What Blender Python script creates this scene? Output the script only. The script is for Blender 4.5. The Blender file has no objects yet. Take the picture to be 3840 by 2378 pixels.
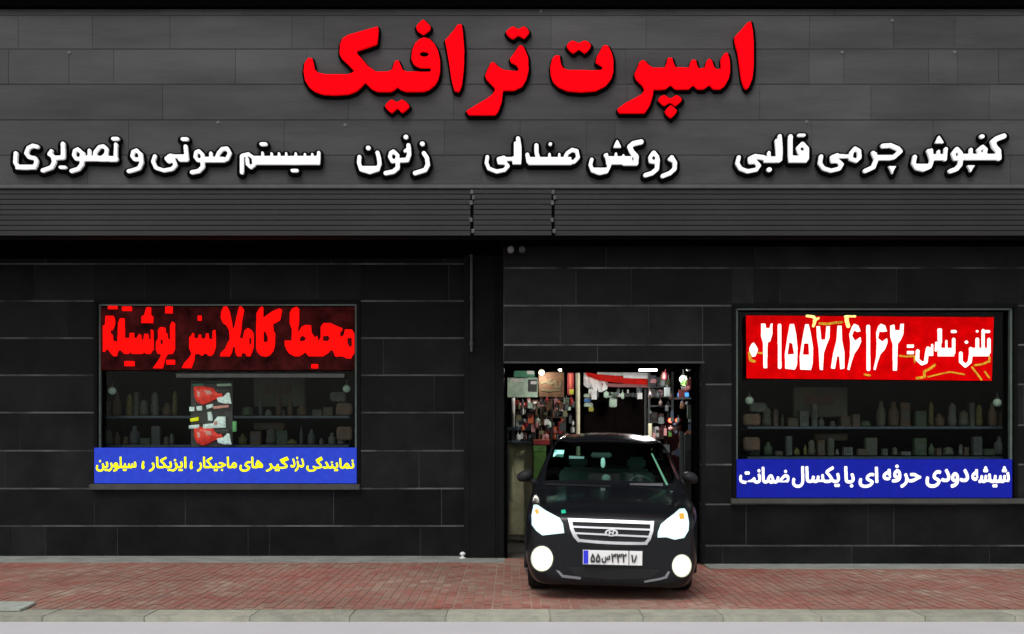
import bpy, bmesh, math, random
import numpy as np
from mathutils import Vector, Matrix
from mathutils.bvhtree import BVHTree
from mathutils.geometry import delaunay_2d_cdt

R = math.radians
random.seed(7)
scene = bpy.context.scene
COL = scene.collection

# ------------------------------------------------------------------ camera
F, HX, HY, EYE = 3900.0, 1920.0, 1648.0, 1.7      # focal length and horizon in photo pixels, eye height
cam = bpy.data.cameras.new('camera')
cam.sensor_width = 36.0
cam.lens = 36.0 * F / 3840.0
cam.shift_y = (HY - 1189.0) / 3840.0
cam.clip_start, cam.clip_end = 0.1, 2000.0
camo = bpy.data.objects.new('camera', cam)
COL.objects.link(camo)
camo.location = (0, 0, EYE)
camo.rotation_euler = (R(90), 0, 0)
scene.camera = camo

# ------------------------------------------------------------------ world, sun, exposure
SUN_EL, SUN_AZ = R(52), R(200)                     # overcast: a high, very soft sun behind the camera
wd = bpy.data.worlds.new('World')
scene.world = wd
wd.use_nodes = True
nt = wd.node_tree
sky = nt.nodes.new('ShaderNodeTexSky')
sky.sky_type = 'NISHITA'
sky.sun_disc = False
sky.sun_elevation = SUN_EL
sky.sun_rotation = SUN_AZ
sky.air_density, sky.dust_density = 1.0, 3.0
hs = nt.nodes.new('ShaderNodeHueSaturation')
hs.inputs['Saturation'].default_value = 0.22
bg = nt.nodes['Background']
bg.inputs['Strength'].default_value = 0.10
nt.links.new(sky.outputs['Color'], hs.inputs['Color'])
nt.links.new(hs.outputs['Color'], bg.inputs['Color'])
sun = bpy.data.lights.new('sun', 'SUN')
sun.energy, sun.angle, sun.color = 0.6, R(25), (1.0, 0.96, 0.9)
suno = bpy.data.objects.new('sun', sun)
COL.objects.link(suno)
sd = Vector((math.sin(SUN_AZ) * math.cos(SUN_EL), math.cos(SUN_AZ) * math.cos(SUN_EL), math.sin(SUN_EL)))
suno.rotation_euler = sd.to_track_quat('Z', 'Y').to_euler()
scene.view_settings.view_transform = 'Standard'
scene.view_settings.look = 'None'
scene.view_settings.gamma = 1.0
scene.view_settings.exposure = 0.75
scene.cycles.use_denoising = True
scene.cycles.max_bounces = 6

# ------------------------------------------------------------------ helpers
def W(px, py, Y):
    return Vector(((px - HX) / F * Y, Y, EYE + (HY - py) / F * Y))
def WX(px, Y): return (px - HX) / F * Y
def WZ(py, Y): return EYE + (HY - py) / F * Y

def tag(o, label=None, cat=None, group=None, kind=None):
    if label: o['label'] = label
    if cat: o['category'] = cat
    if group: o['group'] = group
    if kind: o['kind'] = kind
    return o
def empty(name, loc, label, cat, group=None, rot=(0, 0, 0)):
    o = bpy.data.objects.new(name, None)
    COL.objects.link(o)
    o.location = loc
    o.rotation_euler = rot
    o.empty_display_size = 0.2
    return tag(o, label, cat, group)
def link(name, me, mats, parent=None, smooth=False, origin=None):
    """one mesh object; vertices are given in world space and stored relative to parent / origin"""
    if not isinstance(mats, (list, tuple)): mats = [mats]
    for m in mats: me.materials.append(m)
    o = bpy.data.objects.new(name, me)
    COL.objects.link(o)
    if parent is not None:
        o.parent = parent
        chain = Matrix.Identity(4)
        p = parent
        while p is not None:
            chain = (Matrix.LocRotScale(p.location, p.rotation_euler, p.scale)) @ chain
            p = p.parent
        me.transform(chain.inverted())
    elif origin is not None:
        me.transform(Matrix.Translation(-Vector(origin)))
        o.location = origin
    if smooth:
        me.polygons.foreach_set('use_smooth', [True] * len(me.polygons))
    me.update()
    return o

class MB:
    def __init__(s): s.v, s.f, s.m = [], [], []
    def face(s, pts, mi=0):
        i = len(s.v); s.v += [tuple(p) for p in pts]; s.f.append(tuple(range(i, i + len(pts)))); s.m.append(mi)
    def box(s, x0, x1, y0, y1, z0, z1, mi=0):
        i = len(s.v)
        s.v += [(x0, y0, z0), (x1, y0, z0), (x1, y1, z0), (x0, y1, z0), (x0, y0, z1), (x1, y0, z1), (x1, y1, z1), (x0, y1, z1)]
        for f in ((0, 3, 2, 1), (4, 5, 6, 7), (0, 1, 5, 4), (1, 2, 6, 5), (2, 3, 7, 6), (3, 0, 4, 7)):
            s.f.append(tuple(i + k for k in f)); s.m.append(mi)
        return s
    def tube(s, pts, r, n=10, mi=0, caps=True):
        pts = [Vector(p) for p in pts]
        rs = r if isinstance(r, (list, tuple)) else [r] * len(pts)
        rings = []
        for k, p in enumerate(pts):
            t = (pts[min(k + 1, len(pts) - 1)] - pts[max(k - 1, 0)]).normalized()
            a = t.orthogonal().normalized() if k == 0 else (a - t * a.dot(t)).normalized()
            b = t.cross(a)
            i = len(s.v)
            for j in range(n):
                q = p + (a * math.cos(2 * math.pi * j / n) + b * math.sin(2 * math.pi * j / n)) * rs[k]
                s.v.append(tuple(q))
            rings.append(i)
        for k in range(len(rings) - 1):
            for j in range(n):
                s.f.append((rings[k] + j, rings[k] + (j + 1) % n, rings[k + 1] + (j + 1) % n, rings[k + 1] + j)); s.m.append(mi)
        if caps:
            s.f.append(tuple(rings[0] + j for j in reversed(range(n)))); s.m.append(mi)
            s.f.append(tuple(rings[-1] + j for j in range(n))); s.m.append(mi)
        return s
    def lathe(s, c, prof, n=20, mi=0, axis='z'):
        """prof: (radius, height) pairs"""
        c = Vector(c); rings = []
        for r, h in prof:
            i = len(s.v)
            for j in range(n):
                a = 2 * math.pi * j / n
                d = Vector((r * math.cos(a), r * math.sin(a), h)) if axis == 'z' else (Vector((r * math.cos(a), -h, r * math.sin(a))) if axis == '-y' else Vector((h, r * math.cos(a), r * math.sin(a))))
                s.v.append(tuple(c + d))
            rings.append(i)
        for k in range(len(rings) - 1):
            for j in range(n):
                s.f.append((rings[k] + j, rings[k] + (j + 1) % n, rings[k + 1] + (j + 1) % n, rings[k + 1] + j)); s.m.append(mi)
        s.f.append(tuple(rings[0] + j for j in reversed(range(n)))); s.m.append(mi)
        s.f.append(tuple(rings[-1] + j for j in range(n))); s.m.append(mi)
        return s
    def mesh(s, name, bevel=0, recalc=True, seg=2):
        me = bpy.data.meshes.new(name)
        me.from_pydata(s.v, [], s.f)
        me.polygons.foreach_set('material_index', s.m)
        if bevel or recalc:
            bm = bmesh.new(); bm.from_mesh(me)
            if recalc: bmesh.ops.recalc_face_normals(bm, faces=bm.faces)
            if bevel:
                bmesh.ops.bevel(bm, geom=[e for e in bm.edges], offset=bevel, segments=seg, affect='EDGES', clamp_overlap=True)
            bm.to_mesh(me); bm.free()
        me.update()
        return me
    def obj(s, name, mats, parent=None, bevel=0, smooth=False, origin=None, recalc=True):
        return link(name, s.mesh(name, bevel, recalc), mats, parent, smooth, origin)

# ------------------------------------------------------------------ materials
def mat(name, col, rough=0.6, metal=0.0, spec=0.5, emit=None, estr=0.0, coat=0.0, var=0.0, vscale=3.0, bump=0.0, bscale=40.0, rand=0.0, stretch=None):
    m = bpy.data.materials.new(name)
    m.use_nodes = True
    t = m.node_tree
    b = t.nodes['Principled BSDF']
    b.inputs['Base Color'].default_value = (*col, 1)
    b.inputs['Roughness'].default_value = rough
    b.inputs['Metallic'].default_value = metal
    b.inputs['Specular IOR Level'].default_value = spec
    b.inputs['Coat Weight'].default_value = coat
    b.inputs['Coat Roughness'].default_value = 0.04
    if emit:
        b.inputs['Emission Color'].default_value = (*emit, 1)
        b.inputs['Emission Strength'].default_value = estr
    tc = None
    if var or bump:
        tc = t.nodes.new('ShaderNodeTexCoord')
        src = tc.outputs['Object']
        if stretch:
            mp = t.nodes.new('ShaderNodeMapping'); mp.inputs['Scale'].default_value = stretch
            t.links.new(src, mp.inputs['Vector']); src = mp.outputs['Vector']
    fac = None
    if var:
        n = t.nodes.new('ShaderNodeTexNoise')
        n.inputs['Scale'].default_value = vscale; n.inputs['Detail'].default_value = 8; n.inputs['Roughness'].default_value = 0.65
        t.links.new(src, n.inputs['Vector'])
        mr = t.nodes.new('ShaderNodeMapRange')
        mr.inputs['From Min'].default_value = 0.3; mr.inputs['From Max'].default_value = 0.7
        mr.inputs['To Min'].default_value = 1 - var; mr.inputs['To Max'].default_value = 1 + var
        t.links.new(n.outputs['Fac'], mr.inputs['Value'])
        fac = mr.outputs['Result']
    if rand:
        g = t.nodes.new('ShaderNodeNewGeometry')
        mr2 = t.nodes.new('ShaderNodeMapRange')
        mr2.inputs['To Min'].default_value = 1 - rand; mr2.inputs['To Max'].default_value = 1 + rand
        t.links.new(g.outputs['Random Per Island'], mr2.inputs['Value'])
        if fac is not None:
            mu = t.nodes.new('ShaderNodeMath'); mu.operation = 'MULTIPLY'
            t.links.new(fac, mu.inputs[0]); t.links.new(mr2.outputs['Result'], mu.inputs[1]); fac = mu.outputs[0]
        else: fac = mr2.outputs['Result']
    if fac is not None:
        mx = t.nodes.new('ShaderNodeVectorMath'); mx.operation = 'SCALE'
        mx.inputs[0].default_value = col
        t.links.new(fac, mx.inputs['Scale'])
        t.links.new(mx.outputs['Vector'], b.inputs['Base Color'])
    if fac is not None and emit:
        me_ = t.nodes.new('ShaderNodeMath'); me_.operation = 'MULTIPLY'; me_.inputs[1].default_value = estr
        t.links.new(fac, me_.inputs[0]); t.links.new(me_.outputs[0], b.inputs['Emission Strength'])
    if bump:
        n2 = t.nodes.new('ShaderNodeTexNoise')
        n2.inputs['Scale'].default_value = bscale; n2.inputs['Detail'].default_value = 6
        t.links.new(src, n2.inputs['Vector'])
        bp = t.nodes.new('ShaderNodeBump'); bp.inputs['Strength'].default_value = bump; bp.inputs['Distance'].default_value = 0.02
        t.links.new(n2.outputs['Fac'], bp.inputs['Height'])
        t.links.new(bp.outputs['Normal'], b.inputs['Normal'])
    return m
def glass(name, tint, gloss):
    m = bpy.data.materials.new(name); m.use_nodes = True
    t = m.node_tree
    for n in list(t.nodes):
        if n.type == 'BSDF_PRINCIPLED': t.nodes.remove(n)
    out = t.nodes['Material Output']
    tr = t.nodes.new('ShaderNodeBsdfTransparent'); tr.inputs['Color'].default_value = (*tint, 1)
    gl = t.nodes.new('ShaderNodeBsdfGlossy'); gl.inputs['Roughness'].default_value = 0.03
    mx = t.nodes.new('ShaderNodeMixShader'); mx.inputs['Fac'].default_value = gloss
    t.links.new(tr.outputs[0], mx.inputs[1]); t.links.new(gl.outputs[0], mx.inputs[2]); t.links.new(mx.outputs[0], out.inputs['Surface'])
    return m

M = {}
M['fascia'] = mat('fascia_stone', (0.054, 0.054, 0.055), 0.75, spec=0.2, var=0.34, vscale=1.1, rand=0.12, bump=0.15, bscale=25, stretch=(0.35, 1, 1.6))
M['fascia_joint'] = mat('fascia_joint', (0.041, 0.041, 0.042), 0.9, spec=0.1)
M['fascia_lip'] = mat('fascia_lip', (0.082, 0.082, 0.083), 0.7, spec=0.2, var=0.15, vscale=5)
M['slat'] = mat('slat_metal', (0.020, 0.020, 0.0205), 0.6, spec=0.2, var=0.15, vscale=1.2, rand=0.08)
M['slat_gap'] = mat('slat_gap', (0.004, 0.004, 0.004), 0.8, spec=0.1)
M['stone'] = mat('black_stone', (0.0085, 0.0085, 0.009), 0.45, spec=0.08, var=0.5, vscale=1.8, rand=0.4, bump=0.12, bscale=30)
M['grout'] = mat('grout', (0.085, 0.086, 0.084), 0.9, spec=0.1, var=1.0, vscale=1.1)
M['pillar'] = mat('pillar_stone', (0.008, 0.008, 0.0085), 0.55, spec=0.06, var=0.25, vscale=2.5)
M['black'] = mat('black_metal', (0.003, 0.003, 0.0035), 0.5, spec=0.08)
M['coping'] = mat('coping_metal', (0.0015, 0.0015, 0.0015), 0.95, spec=0.0)
M['shadow_backing'] = mat('letter_drop_shadow', (0.002, 0.002, 0.002), 0.9, spec=0.02)
M['red'] = mat('red_letter', (0.86, 0.002, 0.006), 0.6, spec=0.0, emit=(1, 0.0, 0.004), estr=0.2)
M['white'] = mat('white_letter', (0.88, 0.88, 0.88), 0.6, spec=0.1, emit=(1, 1, 1), estr=0.08)
M['trim'] = mat('aluminium_bead', (0.10, 0.13, 0.115), 0.5, spec=0.3, var=0.3, vscale=6)
M['sill'] = mat('sill_stone', (0.058, 0.060, 0.056), 0.7, spec=0.2, var=0.2, vscale=4)
M['pane'] = glass('window_pane', (0.88, 0.93, 0.9), 0.005)
M['pave'] = None
M['kerb'] = mat('kerb_stone', (0.315, 0.315, 0.255), 0.9, spec=0.1, var=0.22, vscale=4, rand=0.12, bump=0.3, bscale=40)
M['strip'] = mat('concrete_strip', (0.24, 0.255, 0.235), 0.9, spec=0.1, var=0.25, vscale=3)
M['road'] = mat('pale_concrete', (0.50, 0.49, 0.505), 0.9, spec=0.1, var=0.03, vscale=2)
M['ground'] = mat('ground_dirt', (0.12, 0.12, 0.115), 0.95, spec=0.05, var=0.2, vscale=0.5)
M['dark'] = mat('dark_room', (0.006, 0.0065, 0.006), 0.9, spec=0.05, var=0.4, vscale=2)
M['floor_in'] = mat('shop_floor', (0.07, 0.065, 0.058), 0.6, spec=0.2, var=0.3, vscale=3)

# pavement bricks: red clay with paler dusty patches
def pave_mat():
    m = mat('red_paver', (0.2, 0.1, 0.08), 0.9, spec=0.08, bump=0.2, bscale=60)
    t = m.node_tree; b = t.nodes['Principled BSDF']
    tc = t.nodes.new('ShaderNodeTexCoord'); g = t.nodes.new('ShaderNodeNewGeometry')
    n1 = t.nodes.new('ShaderNodeTexNoise'); n1.inputs['Scale'].default_value = 0.55; n1.inputs['Detail'].default_value = 9; n1.inputs['Roughness'].default_value = 0.7
    t.links.new(tc.outputs['Object'], n1.inputs['Vector'])
    ad = t.nodes.new('ShaderNodeMath'); ad.operation = 'MULTIPLY_ADD'
    ad.inputs[1].default_value = 0.24; 
    t.links.new(g.outputs['Random Per Island'], ad.inputs[0]); t.links.new(n1.outputs['Fac'], ad.inputs[2])
    cr = t.nodes.new('ShaderNodeValToRGB')
    e = cr.color_ramp.elements
    e[0].position = 0.36; e[0].color = (0.26, 0.092, 0.072, 1)
    e[1].position = 0.86; e[1].color = (0.34, 0.25, 0.195, 1)
    k = e.new(0.56); k.color = (0.28, 0.135, 0.105, 1)
    k = e.new(0.72); k.color = (0.27, 0.165, 0.128, 1)
    t.links.new(ad.outputs[0], cr.inputs['Fac']); n3 = t.nodes.new('ShaderNodeTexNoise'); n3.inputs['Scale'].default_value = 0.42; n3.inputs['Detail'].default_value = 7; n3.inputs['Roughness'].default_value = 0.72
    t.links.new(tc.outputs['Object'], n3.inputs['Vector'])
    r3 = t.nodes.new('ShaderNodeMapRange'); r3.inputs['From Min'].default_value = 0.32; r3.inputs['From Max'].default_value = 0.62; r3.inputs['To Min'].default_value = 0.80; r3.inputs['To Max'].default_value = 1.22
    t.links.new(n3.outputs['Fac'], r3.inputs['Value'])
    v3 = t.nodes.new('ShaderNodeVectorMath'); v3.operation = 'SCALE'
    t.links.new(cr.outputs['Color'], v3.inputs[0]); t.links.new(r3.outputs['Result'], v3.inputs['Scale'])
    t.links.new(v3.outputs['Vector'], b.inputs['Base Color'])
    return m
M['pave'] = pave_mat()
M['mortar'] = mat('pale_mortar', (0.35, 0.26, 0.21), 0.95, spec=0.05, var=0.3, vscale=3)

# ------------------------------------------------------------------ lettering: strokes and outlines -> solid letters
def raster(shapes, cell, pad):
    xs, ys = [], []
    for s in shapes:
        if s[0] == 'mask': continue
        w = s[2] / 2 if s[0] == 's' else 0
        for x, y in s[1]: xs += [x - w, x + w]; ys += [y - w, y + w]
    x0, x1, y0, y1 = min(xs) - pad, max(xs) + pad, min(ys) - pad, max(ys) + pad
    nx, ny = int((x1 - x0) / cell) + 2, int((y1 - y0) / cell) + 2
    gx = x0 + np.arange(nx) * cell; gy = y0 + np.arange(ny) * cell
    A = np.zeros((ny, nx), bool)
    for s in shapes:
        if s[0] in 'ph':
            P = np.array(s[1], float); bx = (np.searchsorted(gx, P[:, 0].min()), np.searchsorted(gx, P[:, 0].max()) + 1)
            by = (np.searchsorted(gy, P[:, 1].min()), np.searchsorted(gy, P[:, 1].max()) + 1)
            X, Y = np.meshgrid(gx[bx[0]:bx[1]], gy[by[0]:by[1]])
            ins = np.zeros(X.shape, bool)
            for (ax, ay), (cx, cy) in zip(P, np.roll(P, -1, 0)):
                if ay == cy: continue
                c = ((ay > Y) != (cy > Y)) & (X < (cx - ax) * (Y - ay) / (cy - ay) + ax)
                ins ^= c
            if s[0] == 'p': A[by[0]:by[1], bx[0]:bx[1]] |= ins
            else: A[by[0]:by[1], bx[0]:bx[1]] &= ~ins
        elif s[0] == 's':
            r = s[2] / 2
            for (ax, ay), (cx, cy) in zip(s[1][:-1], s[1][1:]):
                i0, i1 = np.searchsorted(gx, [min(ax, cx) - r, max(ax, cx) + r]); j0, j1 = np.searchsorted(gy, [min(ay, cy) - r, max(ay, cy) + r])
                X, Y = np.meshgrid(gx[i0:i1 + 1], gy[j0:j1 + 1])
                d2 = (cx - ax) ** 2 + (cy - ay) ** 2
                t = np.clip(((X - ax) * (cx - ax) + (Y - ay) * (cy - ay)) / max(d2, 1e-9), 0, 1)
                A[j0:j1 + 1, i0:i1 + 1] |= (X - ax - t * (cx - ax)) ** 2 + (Y - ay - t * (cy - ay)) ** 2 <= r * r
    return A, x0, y0
def dilate(A, r):
    B = A.copy(); k = int(math.ceil(r))
    for dy in range(-k, k + 1):
        for dx in range(-k, k + 1):
            if 0 < dx * dx + dy * dy <= r * r: B |= np.roll(np.roll(A, dy, 0), dx, 1)
    return B
def blur(A, sg):
    k = np.exp(-0.5 * (np.arange(-4, 5) / sg) ** 2); k /= k.sum()
    B = A.astype(float)
    B = sum(np.roll(B, i - 4, 0) * k[i] for i in range(9))
    return sum(np.roll(B, i - 4, 1) * k[i] for i in range(9))
def contours(A, iso=0.5):
    A = np.pad(A, 1)
    S = A > iso
    code = S[:-1, :-1] * 1 + S[:-1, 1:] * 2 + S[1:, 1:] * 4 + S[1:, :-1] * 8
    nxt = {}
    TAB = {1: [(3, 0)], 2: [(0, 1)], 3: [(3, 1)], 4: [(1, 2)], 5: [(3, 0), (1, 2)], 6: [(0, 2)], 7: [(3, 2)], 8: [(2, 3)], 9: [(2, 0)], 10: [(2, 3), (0, 1)], 11: [(2, 1)], 12: [(1, 3)], 13: [(1, 0)], 14: [(0, 3)]}
    def pt(j, i, e):
        if e == 0: a, b, k = A[j, i], A[j, i + 1], ('h', j, i)
        elif e == 1: a, b, k = A[j, i + 1], A[j + 1, i + 1], ('v', j, i + 1)
        elif e == 2: a, b, k = A[j + 1, i], A[j + 1, i + 1], ('h', j + 1, i)
        else: a, b, k = A[j, i], A[j + 1, i], ('v', j, i)
        t = (iso - a) / (b - a)
        return k, ((k[2] + t, k[1]) if k[0] == 'h' else (k[2], k[1] + t))
    pos = {}
    for j, i in zip(*np.nonzero((code > 0) & (code < 15))):
        for ea, eb in TAB[int(code[j, i])]:
            ka, pa = pt(j, i, ea); kb, pb = pt(j, i, eb)
            pos[ka] = pa; pos[kb] = pb; nxt[ka] = kb
    loops = []
    while nxt:
        k0 = next(iter(nxt)); k = k0; L = []
        while k in nxt:
            L.append(pos[k]); k = nxt.pop(k)
        if len(L) > 5: loops.append(np.array(L) - 1)
    return loops
def simplify(L, tol):
    n = len(L); keep = np.zeros(n, bool)
    far = int(np.argmax(((L - L[0]) ** 2).sum(1)))
    keep[0] = keep[far] = True
    st = [(0, far), (far, n)]
    Lc = np.vstack([L, L[:1]])
    while st:
        a, b = st.pop()
        if b - a < 2: continue
        p, q = Lc[a], Lc[b]; d = q - p; ln = max(np.hypot(*d), 1e-9)
        dist = np.abs(d[0] * (Lc[a + 1:b, 1] - p[1]) - d[1] * (Lc[a + 1:b, 0] - p[0])) / ln
        m = int(np.argmax(dist))
        if dist[m] > tol:
            keep[a + 1 + m] = True; st += [(a, a + 1 + m), (a + 1 + m, b)]
    return L[keep]
def solid(loops, depth, bevel=0.0):
    """closed outlines (metres, x right / y up) -> filled solid, front face towards -Y at y = 0"""
    c = bpy.data.curves.new('outline', 'CURVE'); c.dimensions = '2D'; c.fill_mode = 'BOTH'
    c.extrude = depth / 2; c.bevel_depth = bevel; c.bevel_resolution = 1
    for L in loops:
        s = c.splines.new('POLY'); s.points.add(len(L) - 1)
        s.points.foreach_set('co', np.hstack([L, np.zeros((len(L), 1)), np.ones((len(L), 1))]).ravel())
        s.use_cyclic_u = True
    o = bpy.data.objects.new('outline', c); COL.objects.link(o)
    dg = bpy.context.evaluated_depsgraph_get()
    me = bpy.data.meshes.new_from_object(o.evaluated_get(dg))
    bpy.data.objects.remove(o); bpy.data.curves.remove(c)
    n = len(me.vertices); v = np.empty(n * 3); me.vertices.foreach_get('co', v); v = v.reshape(-1, 3)
    me.vertices.foreach_set('co', np.stack([v[:, 0], depth / 2 - v[:, 2], v[:, 1]], 1).ravel())
    return me
def word(name, A, x0, y0, cell, Y, depth, m, parent, sg=1.0, tol=0.25, shift=(0, 0), bevel=0.0):
    """occupancy grid (photo pixels) -> solid standing in the plane at distance Y"""
    loops = [simplify(L, tol) for L in contours(blur(A, sg))]
    out = []
    for L in loops:
        if len(L) < 3: continue
        px = x0 + L[:, 0] * cell + shift[0]; py = y0 + L[:, 1] * cell + shift[1]
        out.append(np.stack([(px - HX) / F * Y, EYE + (HY - py) / F * Y], 1))
    me = solid(out, depth, bevel)
    me.transform(Matrix.Translation((0, Y, 0)))
    return link(name, me, m, parent)

def conv(shapes, ox, oy, sc):
    out = []
    for s in shapes:
        pts = [(ox + x * sc, oy + y * sc) for x, y in s[1]]
        out.append((s[0], pts) if s[0] != 's' else ('s', pts, s[2] * sc))
    return out
def P(*c): return ('p', list(zip(c[::2], c[1::2])))
def H(*c): return ('h', list(zip(c[::2], c[1::2])))
def S(w, *c): return ('s', list(zip(c[::2], c[1::2])), w)
def BX(x0, y0, x1, y1): return P(x0, y0, x1, y0, x1, y1, x0, y1)

# ------------------------------------------------------------------ Persian text from the built-in font, joined by hand
FORMS = {}
for ch, base, four in [('ا', 0xFE8D, 0), ('ب', 0xFE8F, 1), ('ت', 0xFE95, 1), ('ج', 0xFE9D, 1), ('ح', 0xFEA1, 1), ('د', 0xFEA9, 0), ('ر', 0xFEAD, 0), ('ز', 0xFEAF, 0),
                       ('س', 0xFEB1, 1), ('ش', 0xFEB5, 1), ('ض', 0xFEBD, 1), ('ف', 0xFED1, 1), ('ل', 0xFEDD, 1), ('م', 0xFEE1, 1), ('ن', 0xFEE5, 1), ('ه', 0xFEE9, 1), ('و', 0xFEED, 0), ('ی', 0xFBFC, 1), ('ک', 0xFB8E, 1), ('گ', 0xFB92, 1)]:
    FORMS[ch] = (base, four)
def shape_text(s):
    out = []
    for i, ch in enumerate(s):
        if ch not in FORMS: out.append(ch); continue
        base, four = FORMS[ch]
        prev = i > 0 and s[i - 1] in FORMS and FORMS[s[i - 1]][1]
        nx = four and i + 1 < len(s) and s[i + 1] in FORMS
        out.append(chr(base + (3 if prev and nx else 1 if prev else 2 if nx else 0)))
    return ''.join(reversed(out))
def font_mask(s, box, cell, bold):
    """text fitted to a box of photo pixels -> occupancy grid"""
    c = bpy.data.curves.new('t', 'FONT'); c.body = shape_text(s); c.resolution_u = 4
    o = bpy.data.objects.new('t', c); COL.objects.link(o)
    me = bpy.data.meshes.new_from_object(o.evaluated_get(bpy.context.evaluated_depsgraph_get()))
    bpy.data.objects.remove(o)
    v = np.empty(len(me.vertices) * 3); me.vertices.foreach_get('co', v); v = v.reshape(-1, 3)[:, :2]
    lo, hi = v.min(0), v.max(0)
    b = bold / 2
    q = np.empty_like(v)
    q[:, 0] = box[0] + b + (v[:, 0] - lo[0]) / (hi[0] - lo[0]) * (box[2] - box[0] - bold)
    q[:, 1] = box[3] - b - (v[:, 1] - lo[1]) / (hi[1] - lo[1]) * (box[3] - box[1] - bold)
    x0, y0 = box[0] - 8, box[1] - 8
    nx, ny = int((box[2] - x0 + 8) / cell), int((box[3] - y0 + 8) / cell)
    A = np.zeros((ny, nx), bool)
    for p in me.polygons:
        t = q[list(p.vertices)]
        for k in range(1, len(t) - 1):
            a, bb, cc = t[0], t[k], t[k + 1]
            i0, i1 = int((min(a[0], bb[0], cc[0]) - x0) / cell), int((max(a[0], bb[0], cc[0]) - x0) / cell) + 2
            j0, j1 = int((min(a[1], bb[1], cc[1]) - y0) / cell), int((max(a[1], bb[1], cc[1]) - y0) / cell) + 2
            X, Y = np.meshgrid(x0 + np.arange(max(i0, 0), min(i1, nx)) * cell, y0 + np.arange(max(j0, 0), min(j1, ny)) * cell)
            def e(u, w): return (w[0] - u[0]) * (Y - u[1]) - (w[1] - u[1]) * (X - u[0])
            d1, d2, d3 = e(a, bb), e(bb, cc), e(cc, a)
            A[max(j0, 0):min(j1, ny), max(i0, 0):min(i1, nx)] |= ((d1 >= 0) & (d2 >= 0) & (d3 >= 0)) | ((d1 <= 0) & (d2 <= 0) & (d3 <= 0))
    return dilate(A, b / cell) if bold else A, x0, y0

# ------------------------------------------------------------------ distances of the main planes (metres from the camera)
YF, YL, YP, YR = 13.4, 15.1, 14.85, 14.15
ZB = WZ(885, YF)                                    # underside of the fascia

# ------------------------------------------------------------------ ground
def struct(name, mb, m, **k):
    return tag(mb.obj(name, m, **k), kind='structure')
mb = MB(); mb.face([(-300, -300, -0.075), (300, -300, -0.075), (300, 300, -0.075), (-300, 300, -0.075)]); struct('ground', mb, M['ground'])
Y_K0, Y_K1 = 9.985, 10.41
mb = MB(); mb.box(-60, 60, -25, Y_K0 - 0.004, -0.07, -0.05); struct('road', mb, M['road'])  # pale border strip built as a road surface
mb = MB(); x = -30.0
while x < 30:
    l = random.uniform(0.75, 1.05); mb.box(x, x + l - 0.003, Y_K0, Y_K1 - 0.006, -0.07, random.uniform(-0.003, 0.003)); x += l
struct('kerb', mb, M['kerb'], bevel=0.006)
mb = MB(); mb.box(-30, 30, Y_K1, 15.6, -0.07, -0.006, 1)
bw, bl, gp = 0.10, 0.20, 0.008
nxx = int(22 / bw)
for i in range(nxx):
    xx = -11 + i * bw
    yy = Y_K1 + 0.01 - (bl / 2 if i % 2 else 0)
    while yy < 15.2:
        y0, y1 = max(yy, Y_K1 + 0.004), min(yy + bl - gp, 15.3)
        wide = 0.006 if i % 4 == 0 else 0
        z = random.uniform(-0.0015, 0.0015)
        mb.face([(xx + wide, y0, z), (xx + bw - gp, y0, z), (xx + bw - gp, y1, z), (xx + wide, y1, z)], 0)
        yy += bl
struct('pavement', mb, [M['pave'], M['mortar']], recalc=False)
mb = MB(); mb.box(-30, -0.1, 14.36, 15.2, -0.05, 0.006); mb.box(2.6, 30, 13.66, 14.3, -0.05, 0.006); struct('concrete_edging', mb, M['strip'])
mb = MB(); mb.box(-0.1, 2.6, 14.86, 24, -0.05, 0.004); mb.box(-6, -0.1, 15.5, 24, -0.05, 0.004); mb.box(2.6, 9, 14.6, 24, -0.05, 0.004); struct('shop_floor', mb, M['floor_in'])

# ------------------------------------------------------------------ the shop building
shop = empty('shop_building', (0, 14, 0), 'black stone shop building with a projecting sign fascia, two windows and an open garage door', 'building')

def minus(rects, hole):
    out = []
    hx0, hx1, hz0, hz1 = hole
    for x0, x1, z0, z1 in rects:
        if hx0 >= x1 or hx1 <= x0 or hz0 >= z1 or hz1 <= z0: out.append((x0, x1, z0, z1)); continue
        if x0 < hx0: out.append((x0, hx0, z0, z1))
        if x1 > hx1: out.append((hx1, x1, z0, z1))
        a, b = max(x0, hx0), min(x1, hx1)
        if z0 < hz0: out.append((a, b, z0, hz0))
        if z1 > hz1: out.append((a, b, hz1, z1))
    return out
def slab_wall(name, Y, x0, x1, rows, holes, gap, mats, lens, marks=(), th=0.035, back=0.28, hgap=None):
    """courses of stone slabs on a solid backing; rows are heights bottom to top"""
    mb = MB(); hgap = hgap or gap
    full = [(x0, x1, rows[0], rows[-1])]
    for h in holes: full = minus(full, h)
    for r in full: mb.box(r[0], r[1], Y + 0.008, Y + back, r[2], r[3], 1)
    for k in range(len(rows) - 1):
        x = x0 - random.uniform(0, lens[1])
        cuts = []
        while x < x1:
            cuts.append(x); x += random.uniform(*lens)
        cuts.append(x)
        for mk, mx in marks:
            if mk == k:
                cuts = [c for c in cuts if abs(c - mx) > 0.3] + [mx]
        cuts = sorted(cuts)
        for a, b in zip(cuts[:-1], cuts[1:]):
            a, b = max(a, x0), min(b, x1)
            if b - a < 0.03: continue
            rr = [(a + gap / 2, b - gap / 2, rows[k] + hgap / 2, rows[k + 1] - hgap / 2)]
            for h in holes: rr = minus(rr, h)
            dy = random.uniform(0, 0.004)
            for r in rr:
                if r[1] - r[0] > 0.01 and r[3] - r[2] > 0.01: mb.box(r[0], r[1], Y + dy, Y + dy + th, r[2], r[3], 0)
    return mb.obj(name, mats, shop, recalc=True)

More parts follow.
